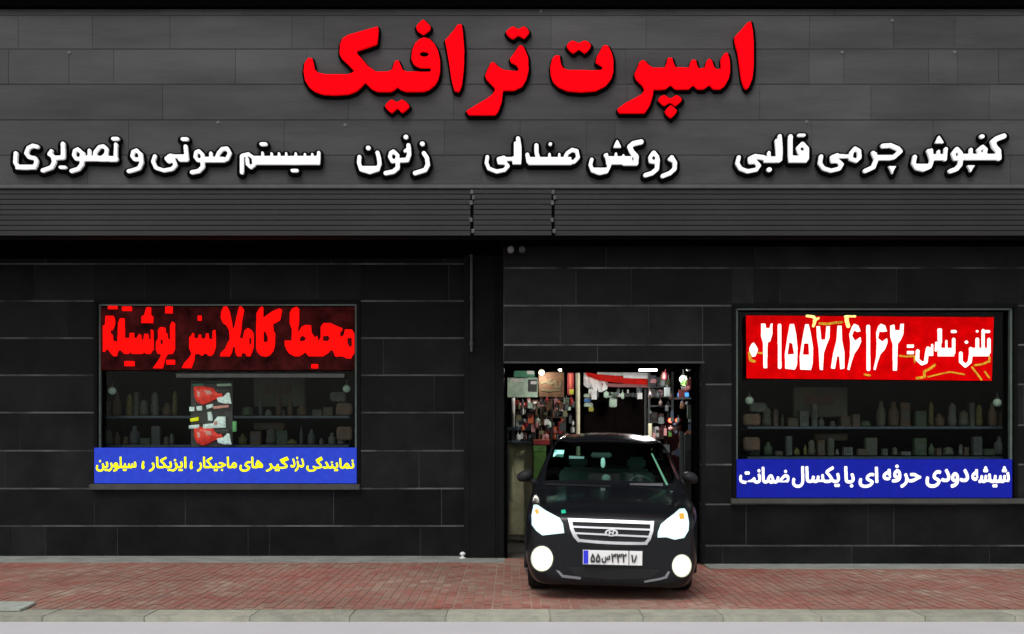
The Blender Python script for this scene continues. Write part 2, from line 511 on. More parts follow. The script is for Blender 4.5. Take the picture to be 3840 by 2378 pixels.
rowsL = [0.0] + [WZ(p, YL) for p in (1972, 1832, 1690, 1547, 1407, 1268, 1129, 990)] + [ZB + 0.25]
winL = (WX(352, YL), WX(1352, YL), WZ(1814, YL), WZ(1124, YL))
slab_wall('wall', YL, -9.5, WX(1740, YP), rowsL, [winL], 0.007, [M['stone'], M['grout']], (1.0, 2.6), [(7, WX(865, YL)), (7, WX(1190, YL)), (6, WX(250, YL)), (0, WX(930, YL)), (0, WX(40, YL))], hgap=0.024)
rowsR = [0.0] + [WZ(p, YR) for p in (2046, 1891, 1742, 1594, 1441, 1293, 1146, 1005)] + [ZB + 0.25]
winR = (WX(2745, YR), WX(3816, YR), WZ(1868, YR), WZ(1138, YR))
XD0, XD1, ZD = WX(1890, YP), WX(2628, YR), WZ(1362, YR)
slab_wall('wall', YR, XD0, 9.5, rowsR, [winR, (XD0 - 1, XD1, -1, ZD)], 0.007, [M['stone'], M['grout']], (1.0, 2.6), [(7, WX(2925, YR)), (7, WX(2160, YR)), (1, WX(3255, YR)), (0, WX(2710, YR)), (0, WX(3195, YR)), (6, WX(2635, YR)), (5, WX(2635, YR)), (4, WX(2635, YR)), (3, WX(2635, YR)), (2, WX(2635, YR))], hgap=0.024)
mb = MB(); mb.box(WX(1740, YP), XD0, YP, 15.6, 0, ZB + 0.25)
mb.box(WX(1752, YP), WX(1762, YP), YP - 0.012, YP, 0, ZB); mb.box(WX(1858, YP), WX(1868, YP), YP - 0.012, YP, 0, ZB)
mb.obj('pillar', M['pillar'], shop, bevel=0.008)
# fascia of stone slabs, louvre band under it, soffit and a black border strip built as coping
rowsF = [WZ(p, YF) for p in (692, 582, 450, 316, 184, 58, 26)]
slab_wall('fascia', YF, -9.5, 9.5, rowsF, [], 0.005, [M['fascia'], M['fascia_joint']], (0.9, 2.6), [(4, WX(68, YF)), (4, WX(637, YF)), (4, WX(1095, YF)), (3, WX(258, YF)), (4, WX(3350, YF)), (3, WX(3165, YF)), (3, WX(3590, YF)), (5, WX(760, YF)), (1, WX(2200, YF))], hgap=0.012)
M['anchor'] = mat('anchor_plate', (0.12, 0.12, 0.12), 0.6, spec=0.2)
for px, py in ((2028, 42), (260, 198), (3158, 197), (3580, 197), (818, 460), (3025, 458), (1294, 470), (3346, 78)):
    mb = MB(); mb.lathe((WX(px, YF), YF + .002, WZ(py, YF)), [(.022, 0), (.022, .006), (.010, .010), (.010, .016)], 10, axis='-y'); mb.obj('anchor_plate', M['anchor'], shop)
mb = MB(); mb.box(-9.5, 9.5, YF - 0.03, YF + 0.25, WZ(706, YF - 0.03), WZ(691, YF - 0.03)); mb.obj('fascia_ledge', M['fascia_lip'], shop, bevel=0.006)
mb = MB(); mb.box(-9.5, 9.5, YF - 0.07, YF + 0.4, WZ(26, YF - 0.07), 7.75); mb.obj('coping', M['coping'], shop, bevel=0.01)  # black border strip built as a roof edge
mb = MB()
mb.box(-9.5, 9.5, YF + 0.05, YF + 0.28, ZB, WZ(704, YF), 1)
n = 9; zt, zb = WZ(708, YF), WZ(884, YF)
for a, b, off in ((-9.5, WX(1764, YF), 0), (WX(1776, YF), WX(2068, YF), -0.012), (WX(2080, YF), 9.5, 0)):
    for k in range(n):
        z1 = zt - (zt - zb) * k / n; z0 = z1 - (zt - zb) / n + 0.003
        y = YF - 0.005 + off
        mb.face([(a, y + 0.013, z1), (b, y + 0.013, z1), (b, y + 0.004, z1 - 0.018), (a, y + 0.004, z1 - 0.018)], 0)
        mb.face([(a, y + 0.004, z1 - 0.018), (b, y + 0.004, z1 - 0.018), (b, y, z0), (a, y, z0)], 0)
        mb.face([(a, y, z0), (b, y, z0), (b, y + 0.05, z0), (a, y + 0.05, z0)], 0)
louv = mb.obj('louvre_band', [M['slat'], M['slat_gap']], shop, recalc=True)
M['bracket'] = mat('bracket_steel', (0.075, 0.076, 0.08), 0.5, spec=0.3, var=0.3, vscale=8)
for px in (1770, 2074):
    for py, d in ((722, 0), (742, 6), (762, -3), (826, -4), (868, 4)):
        q = WX(px + d, YF); z = WZ(py, YF)
        mb = MB(); mb.box(q - 0.02, q + 0.02, YF - 0.035, YF + 0.04, z - 0.028, z + 0.028); mb.obj('joint_bracket', M['bracket'], shop, bevel=0.005)
mb = MB(); mb.box(-9.5, 9.5, YF + 0.02, 15.7, ZB + 0.004, ZB + 0.12); mb.obj('soffit', M['coping'], shop)
mb = MB(); mb.box(-9.5, 9.5, YF + 0.26, 24.2, 7.2, 7.4); mb.box(-9.5, -9.3, 15.3, 24, 0, 7.2); mb.box(9.3, 9.5, 14.4, 24, 0, 7.2); mb.obj('roof', M['black'], shop)
# room behind the door and the dark back of the windows
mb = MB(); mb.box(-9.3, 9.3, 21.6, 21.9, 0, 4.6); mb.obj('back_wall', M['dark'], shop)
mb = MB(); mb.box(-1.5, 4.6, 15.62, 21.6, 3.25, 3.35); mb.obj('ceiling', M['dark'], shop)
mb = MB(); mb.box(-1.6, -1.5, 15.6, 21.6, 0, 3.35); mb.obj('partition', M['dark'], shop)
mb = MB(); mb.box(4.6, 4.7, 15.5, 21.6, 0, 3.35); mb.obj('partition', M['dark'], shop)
mb = MB(); mb.box(XD0 + 0.004, XD0 + 0.12, YR + 0.285, 15.62, ZD + .31, ZB + 0.25); mb.obj('return_wall', M['pillar'], shop)
# door frame with the rolled shutter beam
mb = MB()
mb.box(XD0 + 0.002, XD1 - 0.002, YR + 0.05, YR + 0.16, ZD - 0.07, ZD - 0.003)
mb.box(XD1 - 0.075, XD1 - 0.003, YR + 0.05, YR + 0.34, 0.006, ZD - 0.072)
mb.box(XD0 + 0.002, XD0 + 0.05, YP - 0.01, YP + 0.12, 0.0, ZD - 0.072)
mb.box(XD0 + 0.002, XD1 - 0.002, YR + 0.2, YR + 0.5, ZD - 0.05, ZD + 0.3)
mb.obj('door_frame', M['coping'], shop, bevel=0.006)
M['lintel'] = mat('lintel_metal', (0.035, 0.040, 0.036), 0.5, spec=0.3, var=0.4, vscale=5)
mb = MB(); mb.box(XD0 + 0.01, XD1 + 0.05, YR - 0.015, YR - 0.002, ZD - 0.005, ZD + 0.022); mb.obj('door_lintel', M['lintel'], shop, bevel=0.005)
mb = MB(); mb.box(XD1 + 0.005, XD1 + 0.06, YR - 0.022, YR - 0.002, 0.01, ZD - 0.01); mb.obj('door_jamb', M['pillar'], shop, bevel=0.005)

def window(Y, o, sill_y, sx):
    x0, x1, z0, z1 = o
    mb = MB(); f = 0.055
    mb.box(x0 + .002, x1 - .002, Y - 0.02, Y + 0.1, z1 - f, z1 - .002); mb.box(x0 + .002, x0 + f, Y - 0.02, Y + 0.1, z0 + .002, z1 - f - .002); mb.box(x1 - f, x1 - .002, Y - 0.02, Y + 0.1, z0 + .002, z1 - f - .002)
    mb.box(x0 + f + .002, x1 - f - .002, Y + .02, Y + 0.1, z0 + .002, z0 + .05)
    fr = mb.obj('window', M['black'], shop, bevel=0.004)
    mb = MB(); t = 0.03
    mb.box(x0 + f + .003, x0 + f + t, Y + .03, Y + .085, z0 + .053, z1 - f - .003); mb.box(x1 - f - t, x1 - f - .003, Y + .03, Y + .085, z0 + .053, z1 - f - .003); mb.box(x0 + f + t + .002, x1 - f - t - .002, Y + .03, Y + .085, z1 - f - t, z1 - f - .003)
    mb.obj('frame', M['trim'], fr, bevel=0.003)
    mb = MB(); mb.box(x0 + f, x1 - f, Y + 0.14, Y + 0.148, z0 + 0.01, z1 - 0.02); mb.obj('pane', M['pane'], fr)
    mb = MB(); zs = WZ(sill_y, Y); mb.box(x0 - 0.03, x1 + sx, Y - 0.10, Y + 0.018, zs, z0 - 0.003); mb.obj('sill', M['sill'], fr, bevel=0.006)
    # lined display bay behind the glass
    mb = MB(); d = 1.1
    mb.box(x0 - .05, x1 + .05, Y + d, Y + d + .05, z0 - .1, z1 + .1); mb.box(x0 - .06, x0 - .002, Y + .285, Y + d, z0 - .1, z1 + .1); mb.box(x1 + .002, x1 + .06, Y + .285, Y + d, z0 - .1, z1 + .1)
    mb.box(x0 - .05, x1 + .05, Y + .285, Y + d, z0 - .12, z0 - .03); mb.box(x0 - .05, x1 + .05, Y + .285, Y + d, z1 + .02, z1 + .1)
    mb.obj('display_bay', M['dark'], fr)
    return fr
window(YL, winL, 1836, 0.0)
window(YR, winR, 1888, 0.15)

# ------------------------------------------------------------------ fascia lettering
ZA = (1100, 40, 900 / 2442); ZBq = (1980, 40, 900 / 2442)
fik = [P(150,480,190,480,205,545,215,595,250,630,320,645,570,645,625,615,560,545,490,480,470,440,475,340,500,280,560,245,860,160,865,200,850,335,720,380,640,405,650,440,700,495,760,565,840,620,960,620,1005,600,1030,520,1045,505,1070,505,1085,540,1110,600,1150,620,1390,622,1405,602,1395,577,1290,574,1230,547,1200,490,1210,400,1240,330,1290,285,1330,270,1390,290,1440,345,1475,420,1490,500,1490,620,1470,700,1440,750,1380,800,1320,820,1150,820,1090,800,1060,770,1020,805,980,820,860,820,800,795,755,750,730,725,690,770,640,815,560,845,420,855,300,848,220,822,160,775,120,710,105,620,115,530),
       H(1285,420,1320,405,1375,420,1375,460,1330,472,1285,455),
       P(1320,88,1350,112,1398,160,1388,192,1320,238,1262,200,1248,160,1290,112),
       P(930,970,965,925,1000,903,1055,932,1105,903,1150,930,1182,970,1150,1005,1105,1037,1060,985,1000,1037,960,1005)]
alef1 = [P(1712,138,1672,140,1640,190,1580,260,1543,300,1560,380,1590,560,1610,700,1640,812,1685,822,1712,760,1732,600,1738,400,1722,200)]
tar = [P(2300,352,2250,430,2203,490,2215,520,2270,545,2297,590,2280,617,2140,602,2090,575,2040,523,2015,523,1985,580,1952,660,1970,700,2050,780,2052,812,2030,850,1960,900,1758,1020,1785,1057,2055,1057,2085,1020,2120,920,2132,805,2250,805,2330,765,2372,690,2393,600,2388,480,2362,410,2332,355),
       P(2162,215,2200,178,2235,157,2290,190,2345,157,2385,188,2400,220,2350,278,2290,243,2235,283,2190,255)]
ta = [P(278,453,322,453,332,540,352,580,400,602,700,607,767,597,755,560,688,520,700,470,740,400,768,352,812,352,852,430,868,500,868,620,847,690,790,762,690,812,540,824,400,812,310,772,258,720,233,650,228,570,248,490),
      P(393,355,420,318,460,303,515,330,575,303,617,318,643,355,615,398,580,428,520,385,460,428,420,395)]
spr = [P(1160,503,1190,508,1230,555,1270,580,1390,580,1415,530,1423,478,1467,478,1480,530,1500,575,1640,580,1655,520,1668,498,1707,498,1720,560,1740,590,1800,580,1820,510,1845,483,1872,508,1890,570,1920,597,1970,592,1963,490,1990,448,2008,426,2032,428,2052,500,2057,620,2042,690,2002,762,1960,794,1890,794,1850,750,1790,794,1730,794,1685,750,1640,794,1500,794,1455,748,1400,794,1277,797,1270,860,1240,960,1190,1036,930,1038,908,1000,990,940,1160,850,1190,800,1170,760,1100,690,1083,640,1110,590,1130,530),
       P(1322,905,1350,873,1385,857,1450,897,1510,857,1555,883,1568,910,1505,964,1450,925,1385,964), P(1450,958,1487,985,1518,1020,1490,1057,1455,1090,1413,1055,1392,1020)]
alef2 = [P(2267,106,2230,123,2170,195,2103,265,2110,320,2140,430,2160,580,2175,690,2200,772,2225,800,2250,772,2282,690,2297,560,2297,330,2287,200,2272,128)]
YS = YF - 0.10
def lit(thing, groups, cell, dil, shift, mface, dface=0.05, thin=0, sg=1.9):
    for nm, shp in groups:
        A, x0, y0 = raster(shp, cell, 26)
        if thin: A = ~dilate(~A, thin / cell)
        w = word('word', A, x0, y0, cell, YS, dface, mface, thing, sg=sg, tol=0.2)
        word('shadow_backing', dilate(A, dil / cell), x0, y0, cell, YS + dface + 0.004, 0.04, M['shadow_backing'], w, sg=1.2, tol=0.3, shift=shift)  # black outline and drop shadow of the letters, built as an offset backing
rs = empty('red_shop_sign', W(2000, 330, YF), 'large red raised lettering across the top of the grey fascia', 'sign')
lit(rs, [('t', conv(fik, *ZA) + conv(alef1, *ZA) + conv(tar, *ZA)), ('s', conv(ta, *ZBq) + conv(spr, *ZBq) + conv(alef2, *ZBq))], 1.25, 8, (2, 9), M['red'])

C1 = (0, 460, 960 / 2442); C2 = (860, 460, 960 / 2442); C3 = (1760, 460, 960 / 2442); C4 = (2680, 460, 1160 / 2442)
tasviri = [S(48,352,228,310,218,268,240,248,290,275,328,330,338,345,365,335,408,300,425,230,428,170,425,143,380,148,290), BX(140,395,345,450),
    S(50,598,200,600,330,525,335,470,300), S(45,487,268,470,300), S(50,505,335,515,375,490,425,405,455), S(40,572,425,620,425),
    S(44,1103,205,1100,345), S(44,1075,152,1120,152), S(62,1100,345,830,338,775,345), S(44,905,330,905,280,945,230,985,222,1015,250,1010,300,980,325), S(40,850,262,850,340), S(36,795,290,795,340),
    S(44,740,250,780,290,772,340,725,345,702,310,710,265,740,250), S(50,775,335,780,395,745,440,680,460)]
vav = [S(44,1302,262,1335,300,1338,350,1280,348,1258,318,1268,275,1302,262), S(48,1340,300,1348,380,1325,432,1270,452,1225,462)]
sowti = [S(46,1475,318,1458,370,1485,430,1560,455,1640,440,1672,405,1655,358,1605,368,1585,340,1625,312), S(46,1610,318,1770,322), S(62,1720,345,1775,345), S(48,1768,225,1780,345), S(44,1738,155,1782,155),
    S(44,1895,268,1932,305,1925,355,1885,358,1860,325,1868,280,1895,268), S(50,1930,350,1932,420,1895,460,1830,472), S(40,2010,288,2010,350), S(62,1940,350,2130,352), S(46,2065,335,2085,285,2120,248,2165,245,2190,290,2165,345,2120,360)]
sistem = [S(46,118,318,118,475), S(44,125,312,180,298,230,335,235,400,205,425,172,395,168,345), BX(230,312,855,405), S(34,315,285,315,340), S(32,402,290,402,340), S(32,472,290,472,340), S(32,541,290,541,340), S(32,632,290,632,340), S(32,720,298,720,340), S(32,790,298,790,340), S(44,852,285,848,385), S(44,302,203,346,203), S(42,598,455,645,455)]
zenun = [S(48,1240,325,1235,380,1255,445,1340,470,1415,445,1432,390), S(50,1412,285,1425,330,1432,390), BX(1250,408,1425,460), S(52,1322,240,1328,240),
    S(46,1565,272,1605,310,1597,362,1550,365,1530,325,1540,285,1565,272), S(52,1605,365,1605,430,1565,465,1490,480), S(52,1708,215,1715,300,1695,355,1615,358), S(36,1672,270,1690,255), S(52,1681,135,1687,135),
    S(52,1855,290,1885,335,1893,400,1868,450,1770,480), S(52,1838,200,1844,200)]
sandali = [S(46,172,325,163,380,185,435,260,465,335,450,368,412,340,378,285,378,278,345,330,332), S(44,300,345,440,345), S(52,465,150,478,240,478,340), BX(405,318,500,402), S(40,440,195,440,330),
    S(50,640,215,640,280,655,330,612,378,565,370,553,305), BX(560,322,980,405), S(34,765,298,765,340), S(34,858,300,858,340), S(44,772,203,774,203), S(46,918,320,935,288,980,258,1025,268,1038,330,1000,372,930,378)]
kesh = [S(46,1168,350,1155,400,1175,455,1240,480,1310,465,1335,410,1325,345,1300,310), BX(1170,425,1330,478), BX(1300,315,1560,402), S(36,1400,295,1400,350), S(36,1312,300,1312,350), S(36,1470,312,1470,360), S(58,1640,182,1565,198,1530,228,1550,275,1592,320,1590,385,1480,385), P(1410,150,1432,180,1460,242,1365,242,1390,180)]
ru = [S(46,1755,285,1725,330,1730,368,1785,372,1795,325,1765,285), S(52,1798,350,1790,440,1745,480,1680,500), S(52,1932,330,1962,380,1958,440,1915,480,1845,508), S(44,1910,345,1940,360)]
ghalebi = [S(40,192,272,180,320,205,362,260,383,330,370,352,338,322,305,282,310,278,282,320,262,390,272), S(38,330,270,420,285), S(34,430,235,430,285), BX(385,262,520,318), S(40,515,105,522,200,520,290), S(36,490,140,500,260), S(46,430,370,434,370),
    S(44,600,108,598,200,600,285), BX(580,255,735,318), S(40,695,165,728,200,712,238,672,235,660,200,695,165), S(42,730,205,728,285), S(32,664,98,708,98)]
charmi = [S(40,842,265,833,320,862,360,920,378,985,362,1005,328,972,298,932,303,928,272,970,255), S(38,950,262,1075,265), S(40,1082,235,1110,203,1142,222,1145,275,1118,300,1075,285,1082,235),
    S(44,1255,240,1278,290,1255,350,1190,380), BX(1255,250,1400,300), S(44,1330,182,1390,178,1448,203,1468,225,1415,272,1300,275), S(34,1250,235,1270,245), P(1362,338,1445,338,1418,380,1410,412,1400,412,1382,370)]
kafpush = [S(40,1582,268,1572,320,1597,358,1650,370,1700,348,1717,300,1702,250,1690,222), BX(1590,320,1700,372), BX(1700,245,1828,300), S(32,1770,225,1770,260), S(36,1828,205,1820,290), S(34,1712,215,1712,260), P(1772,88,1790,115,1820,165,1735,165,1758,115),
    S(40,1915,205,1945,240,1935,280,1898,282,1885,245,1915,205), S(44,1945,285,1940,330,1912,365,1862,382), BX(1940,242,2240,298), S(34,2025,210,2025,260), P(1985,332,2065,332,2040,370,2028,395,2015,395,2005,365),
    S(38,2118,188,2142,210,2135,248,2098,250,2085,215,2118,188), S(42,2110,108,2116,108), S(50,2285,105,2230,125,2200,150,2212,190,2242,220,2245,280)]
def wsign(label, groups, px):
    t = empty('white_lettering', W(px, 640, YF), label, 'sign', 'white service lettering on the fascia')
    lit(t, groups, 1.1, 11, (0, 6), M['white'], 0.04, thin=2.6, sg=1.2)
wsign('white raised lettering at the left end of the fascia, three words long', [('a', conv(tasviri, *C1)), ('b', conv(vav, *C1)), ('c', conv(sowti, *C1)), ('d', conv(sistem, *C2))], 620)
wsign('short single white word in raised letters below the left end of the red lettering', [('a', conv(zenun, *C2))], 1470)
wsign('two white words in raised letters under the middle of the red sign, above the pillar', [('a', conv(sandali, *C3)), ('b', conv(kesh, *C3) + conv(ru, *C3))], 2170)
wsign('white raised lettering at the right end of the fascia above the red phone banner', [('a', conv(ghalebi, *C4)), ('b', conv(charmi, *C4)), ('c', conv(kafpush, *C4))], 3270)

# ------------------------------------------------------------------ signs in the windows
def flat_word(name, shp, cell, Y, depth, m, parent, sg=0.9, thin=0):
    A, x0, y0 = raster(shp, cell, 10)
    if thin: A = ~dilate(~A, thin / cell)
    return word(name, A, x0, y0, cell, Y, depth, m, parent, sg=sg, tol=0.2)
YW = YL + 0.035
M['led'] = mat('red_led', (0.5, 0.003, 0.003), 0.7, spec=0.0, emit=(1.0, 0.004, 0.003), estr=0.60)
M['led_board'] = mat('led_board', (0.022, 0.006, 0.006), 0.6, spec=0.03, var=1.0, vscale=4, emit=(0.5, 0.01, 0.015), estr=0.022)
D1 = (340, 1120, 520 / 2442); D2 = (840, 1120, 520 / 2442)
pushide = [P(260,300,400,300,425,380,420,470,385,550,350,600,385,650,390,740,470,760,480,430,515,345,590,345,600,690,680,690,685,600,760,600,765,690,810,690,850,620,885,640,890,720,930,720,940,620,1010,620,1020,720,1060,720,1060,540,1100,560,1105,900,1060,940,1055,975,975,975,940,940,900,975,730,975,700,940,660,975,590,975,550,930,510,900,470,940,460,1010,400,1015,350,960,300,890,260,900,250,935,215,935,215,470,250,470),
    H(345,555,395,555,395,610,345,610), BX(300,130,465,185), BX(550,135,720,215), P(980,150,1060,150,1060,290,1100,320,1095,430,890,430,895,310,940,290), BX(595,1100,765,1190), BX(1330,1075,1480,1160),
    P(1185,550,1225,500,1310,510,1320,600,1350,620,1355,710,1400,710,1395,480,1430,400,1480,430,1480,890,1440,970,1350,980,1310,1050,1290,1130,1265,1225,1095,1225,1180,1100,1230,1020,1230,975,1185,975,1145,900,1150,760,1185,700), H(1222,720,1268,720,1268,800,1222,800), BX(1310,135,1437,258)]
sar = [P(1735,680,1780,640,1785,600,1815,610,1820,690,1890,700,1900,630,1940,630,1945,700,2020,700,2030,610,2070,610,2080,700,2140,720,2150,560,2195,550,2200,850,2160,970,2110,1010,2060,1000,2050,970,1990,970,1960,1010,1900,970,1830,980,1820,1080,1770,1225,1600,1225,1650,1130,1740,1030,1775,970,1735,880), BX(1885,300,1950,388)]
kamela = [P(-10,140,55,140,100,240,140,440,150,560,185,480,225,300,265,140,310,140,350,200,310,420,300,560,270,690,330,700,360,560,420,515,480,550,520,620,520,860,480,960,460,1015,400,1015,370,960,310,960,300,1015,230,1015,200,950,190,850,150,850,140,930,100,1015,-70,1015,-60,960,20,880,60,780,100,720,90,560,40,470,-20,430,-60,330,-50,230), H(440,690,480,690,480,800,440,800),
    P(570,260,610,190,650,140,690,150,690,340,740,300,850,220,980,170,1020,200,985,380,900,430,860,440,870,560,900,620,890,840,860,930,800,1000,740,1020,650,1010,590,950,565,880), H(695,570,735,590,770,680,770,760,695,760)]
mohit = [P(1070,740,1190,740,1195,540,1155,430,1155,260,1200,170,1280,140,1320,180,1320,400,1290,600,1330,560,1370,490,1440,460,1530,470,1540,600,1570,640,1600,690,1640,650,1660,760,1700,690,1700,500,1750,430,1880,430,1960,470,2080,520,2080,560,2040,600,2050,680,2110,640,2130,540,2250,540,2295,620,2295,960,2250,1015,2240,1055,2160,1055,2080,1015,1960,1020,1920,920,1880,900,1830,960,1740,1015,1490,1015,1430,940,1380,980,1320,1015,1240,1015,1150,970,1100,900,1070,820),
    H(1330,700,1370,650,1440,690,1420,740,1340,755), H(1740,660,1830,650,1860,700,1830,750,1740,740), H(2170,690,2250,690,2250,840,2210,850,2170,780), BX(1535,1150,1655,1225)]
led = empty('lit_sign', W(850, 1270, YW), 'dark sign with glowing red lettering filling the top of the left window', 'sign')
mb = MB(); mb.box(WX(376, YW), WX(1335, YW), YW, YW + 0.03, WZ(1388, YW), WZ(1152, YW)); mb.obj('board', M['led_board'], led, bevel=0.004)
for g in (conv(pushide, *D1), conv(sar, *D1), conv(kamela, *D2), conv(mohit, *D2)):
    flat_word('word', g, 1.0, YW - 0.026, 0.022, M['led'], led)
M['rail'] = mat('rail_metal', (0.075, 0.08, 0.075), 0.5, spec=0.3, var=0.3, vscale=5)
mb = MB(); mb.box(WX(658, YW), WX(1290, YW), YW + .02, YW + 0.05, WZ(1416, YW), WZ(1401, YW)); tag(mb.obj('metal_rail', M['rail'], bevel=0.004, origin=W(980, 1408, YW)), 'thin grey metal rail running under the glowing red sign', 'rail')

M['blue_l'] = mat('blue_panel', (0.022, 0.045, 0.40), 0.6, spec=0.02, var=0.12, vscale=12, emit=(0.018, 0.042, 0.42), estr=0.37)  # backlight added so the strip stays bright under the overhang
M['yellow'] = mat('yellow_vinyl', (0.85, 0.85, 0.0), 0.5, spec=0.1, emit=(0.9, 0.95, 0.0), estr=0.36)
YB = YL - 0.035
bl = empty('blue_sign', W(845, 1745, YB), 'bright blue sign strip with yellow lettering at the foot of the left window', 'sign')
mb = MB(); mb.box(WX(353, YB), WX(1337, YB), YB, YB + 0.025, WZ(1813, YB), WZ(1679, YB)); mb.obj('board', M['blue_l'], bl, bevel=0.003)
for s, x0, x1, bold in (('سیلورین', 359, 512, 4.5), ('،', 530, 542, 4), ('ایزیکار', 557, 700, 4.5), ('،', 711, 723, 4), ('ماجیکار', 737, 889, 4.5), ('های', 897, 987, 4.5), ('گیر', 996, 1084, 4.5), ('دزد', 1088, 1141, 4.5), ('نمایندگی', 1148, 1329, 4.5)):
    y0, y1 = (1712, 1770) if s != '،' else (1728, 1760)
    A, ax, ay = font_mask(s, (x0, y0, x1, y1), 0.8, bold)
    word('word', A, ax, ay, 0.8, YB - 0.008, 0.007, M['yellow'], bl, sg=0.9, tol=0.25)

# right window
YRW = YR + 0.02
M['red_banner'] = mat('red_banner', (0.52, 0.001, 0.002), 0.7, spec=0.0, var=0.28, vscale=5, emit=(0.72, 0.0, 0.0), estr=0.15)  # plain sheet given a glow of its own against the overhang's shade
M['cream'] = mat('cream_letter', (0.86, 0.85, 0.80), 0.6, spec=0.1, emit=(1, 0.99, 0.93), estr=0.36)  # added glow keeps the lettering from going grey in shade
M['gold'] = mat('gold_print', (0.55, 0.30, 0.02), 0.6, spec=0.1, var=0.6, vscale=25, emit=(0.55, 0.25, 0.01), estr=0.18)
M['pale_gold'] = mat('pale_gold_print', (0.85, 0.75, 0.25), 0.6, spec=0.1, var=0.3, vscale=20, emit=(0.9, 0.75, 0.2), estr=0.5)
E1 = (2760, 1160, 510 / 2442); E2 = (3240, 1160, 510 / 2442)
num1 = [P(315,590,360,640,400,720,390,760,350,850,290,860,240,760,235,700,275,620), P(450,250,530,250,545,335,600,335,622,250,662,250,657,450,617,580,572,600,562,1060,490,1060,480,600,445,480), S(72,782,290,785,1040),
    P(965,260,1045,260,1085,450,1110,700,1100,1000,1060,1090,880,1070,875,800,920,500), H(960,600,1010,620,1040,800,930,810), P(1240,265,1310,265,1350,450,1390,700,1380,980,1350,1095,1150,1085,1140,850,1190,520), H(1225,620,1300,620,1310,810,1205,810),
    P(1440,300,1512,300,1535,540,1600,540,1620,300,1692,300,1682,520,1632,640,1582,780,1562,1100,1500,1085,1480,700,1450,500), P(1820,290,1900,290,1910,560,1950,760,1950,1065,1870,1085,1850,850,1820,850,1780,1075,1700,1065,1740,800,1800,560),
    P(2120,255,2200,285,2245,400,2180,412,2120,385,2090,480,2140,560,2240,490,2253,580,2200,700,2130,800,2080,950,2040,1098,1995,1085,2040,850,2050,600,2030,450,2080,310), S(76,2375,310,2378,1075)]
num2 = [P(300,255,380,285,422,400,330,412,280,402,258,520,330,572,420,510,427,600,380,720,300,810,250,950,210,1098,165,1085,215,850,225,620,215,420,255,300), P(470,290,550,265,560,372,640,372,650,255,722,255,710,450,660,560,610,620,597,1103,515,1103,510,620,470,500)]
tamas = [S(76,965,750,958,900,1040,975,1110,950,1128,800,1150,700), BX(1130,680,1250,840), S(50,1225,640,1225,740), S(50,1300,600,1290,740), BX(1320,690,1625,850), S(70,1350,370,1360,740), S(40,1385,360,1385,600), S(50,1480,570,1480,720), S(68,1612,540,1612,780), S(66,1585,400,1640,400)]
telefon = [S(76,1738,790,1738,940,1820,1015,1900,950,1920,800,1918,710), S(66,1835,590,1845,590), BX(1890,690,2255,850), S(76,2035,540,2035,720), S(52,2028,395,2038,395), S(66,2140,380,2140,720), S(66,2245,540,2245,780), S(60,2170,400,2245,400)]
ban = empty('phone_banner', W(3260, 1305, YRW), 'bright red banner with cream phone number digits across the top of the right window', 'banner')
mb = MB(); YQ = YRW
i0 = len(mb.v)
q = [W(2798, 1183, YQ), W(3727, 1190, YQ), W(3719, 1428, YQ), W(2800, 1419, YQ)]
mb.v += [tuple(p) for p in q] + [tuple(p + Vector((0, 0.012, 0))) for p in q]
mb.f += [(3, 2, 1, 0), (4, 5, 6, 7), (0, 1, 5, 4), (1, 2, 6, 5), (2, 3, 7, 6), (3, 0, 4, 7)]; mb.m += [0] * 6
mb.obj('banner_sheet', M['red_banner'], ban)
g1 = [S(44,1500,255,1640,265,1780,240,1900,235)]; g2 = [S(31,640,835,760,850,900,840,915,950), S(45,950,1240,1090,1215,1080,1120,1200,1060,1270,1000), S(27,1150,1215,1350,1165,1550,1125,1800,1170), S(36,1990,1005,2130,985,2255,930), S(34,1940,1040,2000,1120,2070,1210,2110,1265), S(32,2170,1120,2250,1230), S(36,2255,860,2255,940), S(34,10,1170,110,1190)]
g3 = [S(50,240,780,258,915,330,935), S(34,400,780,470,790)]
g4 = [S(50,1275,118,1400,135,1425,200,1390,300), S(44,1400,210,1480,160), S(70,1985,140,1990,210,2015,300), S(40,1960,130,2140,125)]
for k, q in enumerate([conv([z], *E1) for z in g1 + g3] + [conv([z], *E2) for z in g2]): flat_word('flourish', q, 1.0, YQ - 0.004 - .0004 * k, 0.0035, M['gold'], ban)
for k, q in enumerate(g4): flat_word('flourish', conv([q], *E1), 1.0, YQ - 0.016 - .0006 * k, 0.004, M['pale_gold'], ban)
flat_word('number', conv(num1, *E1) + conv(num2, *E2), 0.9, YQ - 0.011, 0.0045, M['cream'], ban, thin=0.9)
flat_word('word', conv([BX(770,632,895,690), BX(770,752,895,808)], *E2), 0.9, YQ - 0.011, 0.0045, M['cream'], ban)
flat_word('word', conv(tamas, *E2), 0.9, YQ - 0.011, 0.0045, M['cream'], ban, thin=1.6)
flat_word('word', conv(telefon, *E2), 0.9, YQ - 0.011, 0.0045, M['cream'], ban, thin=1.6)

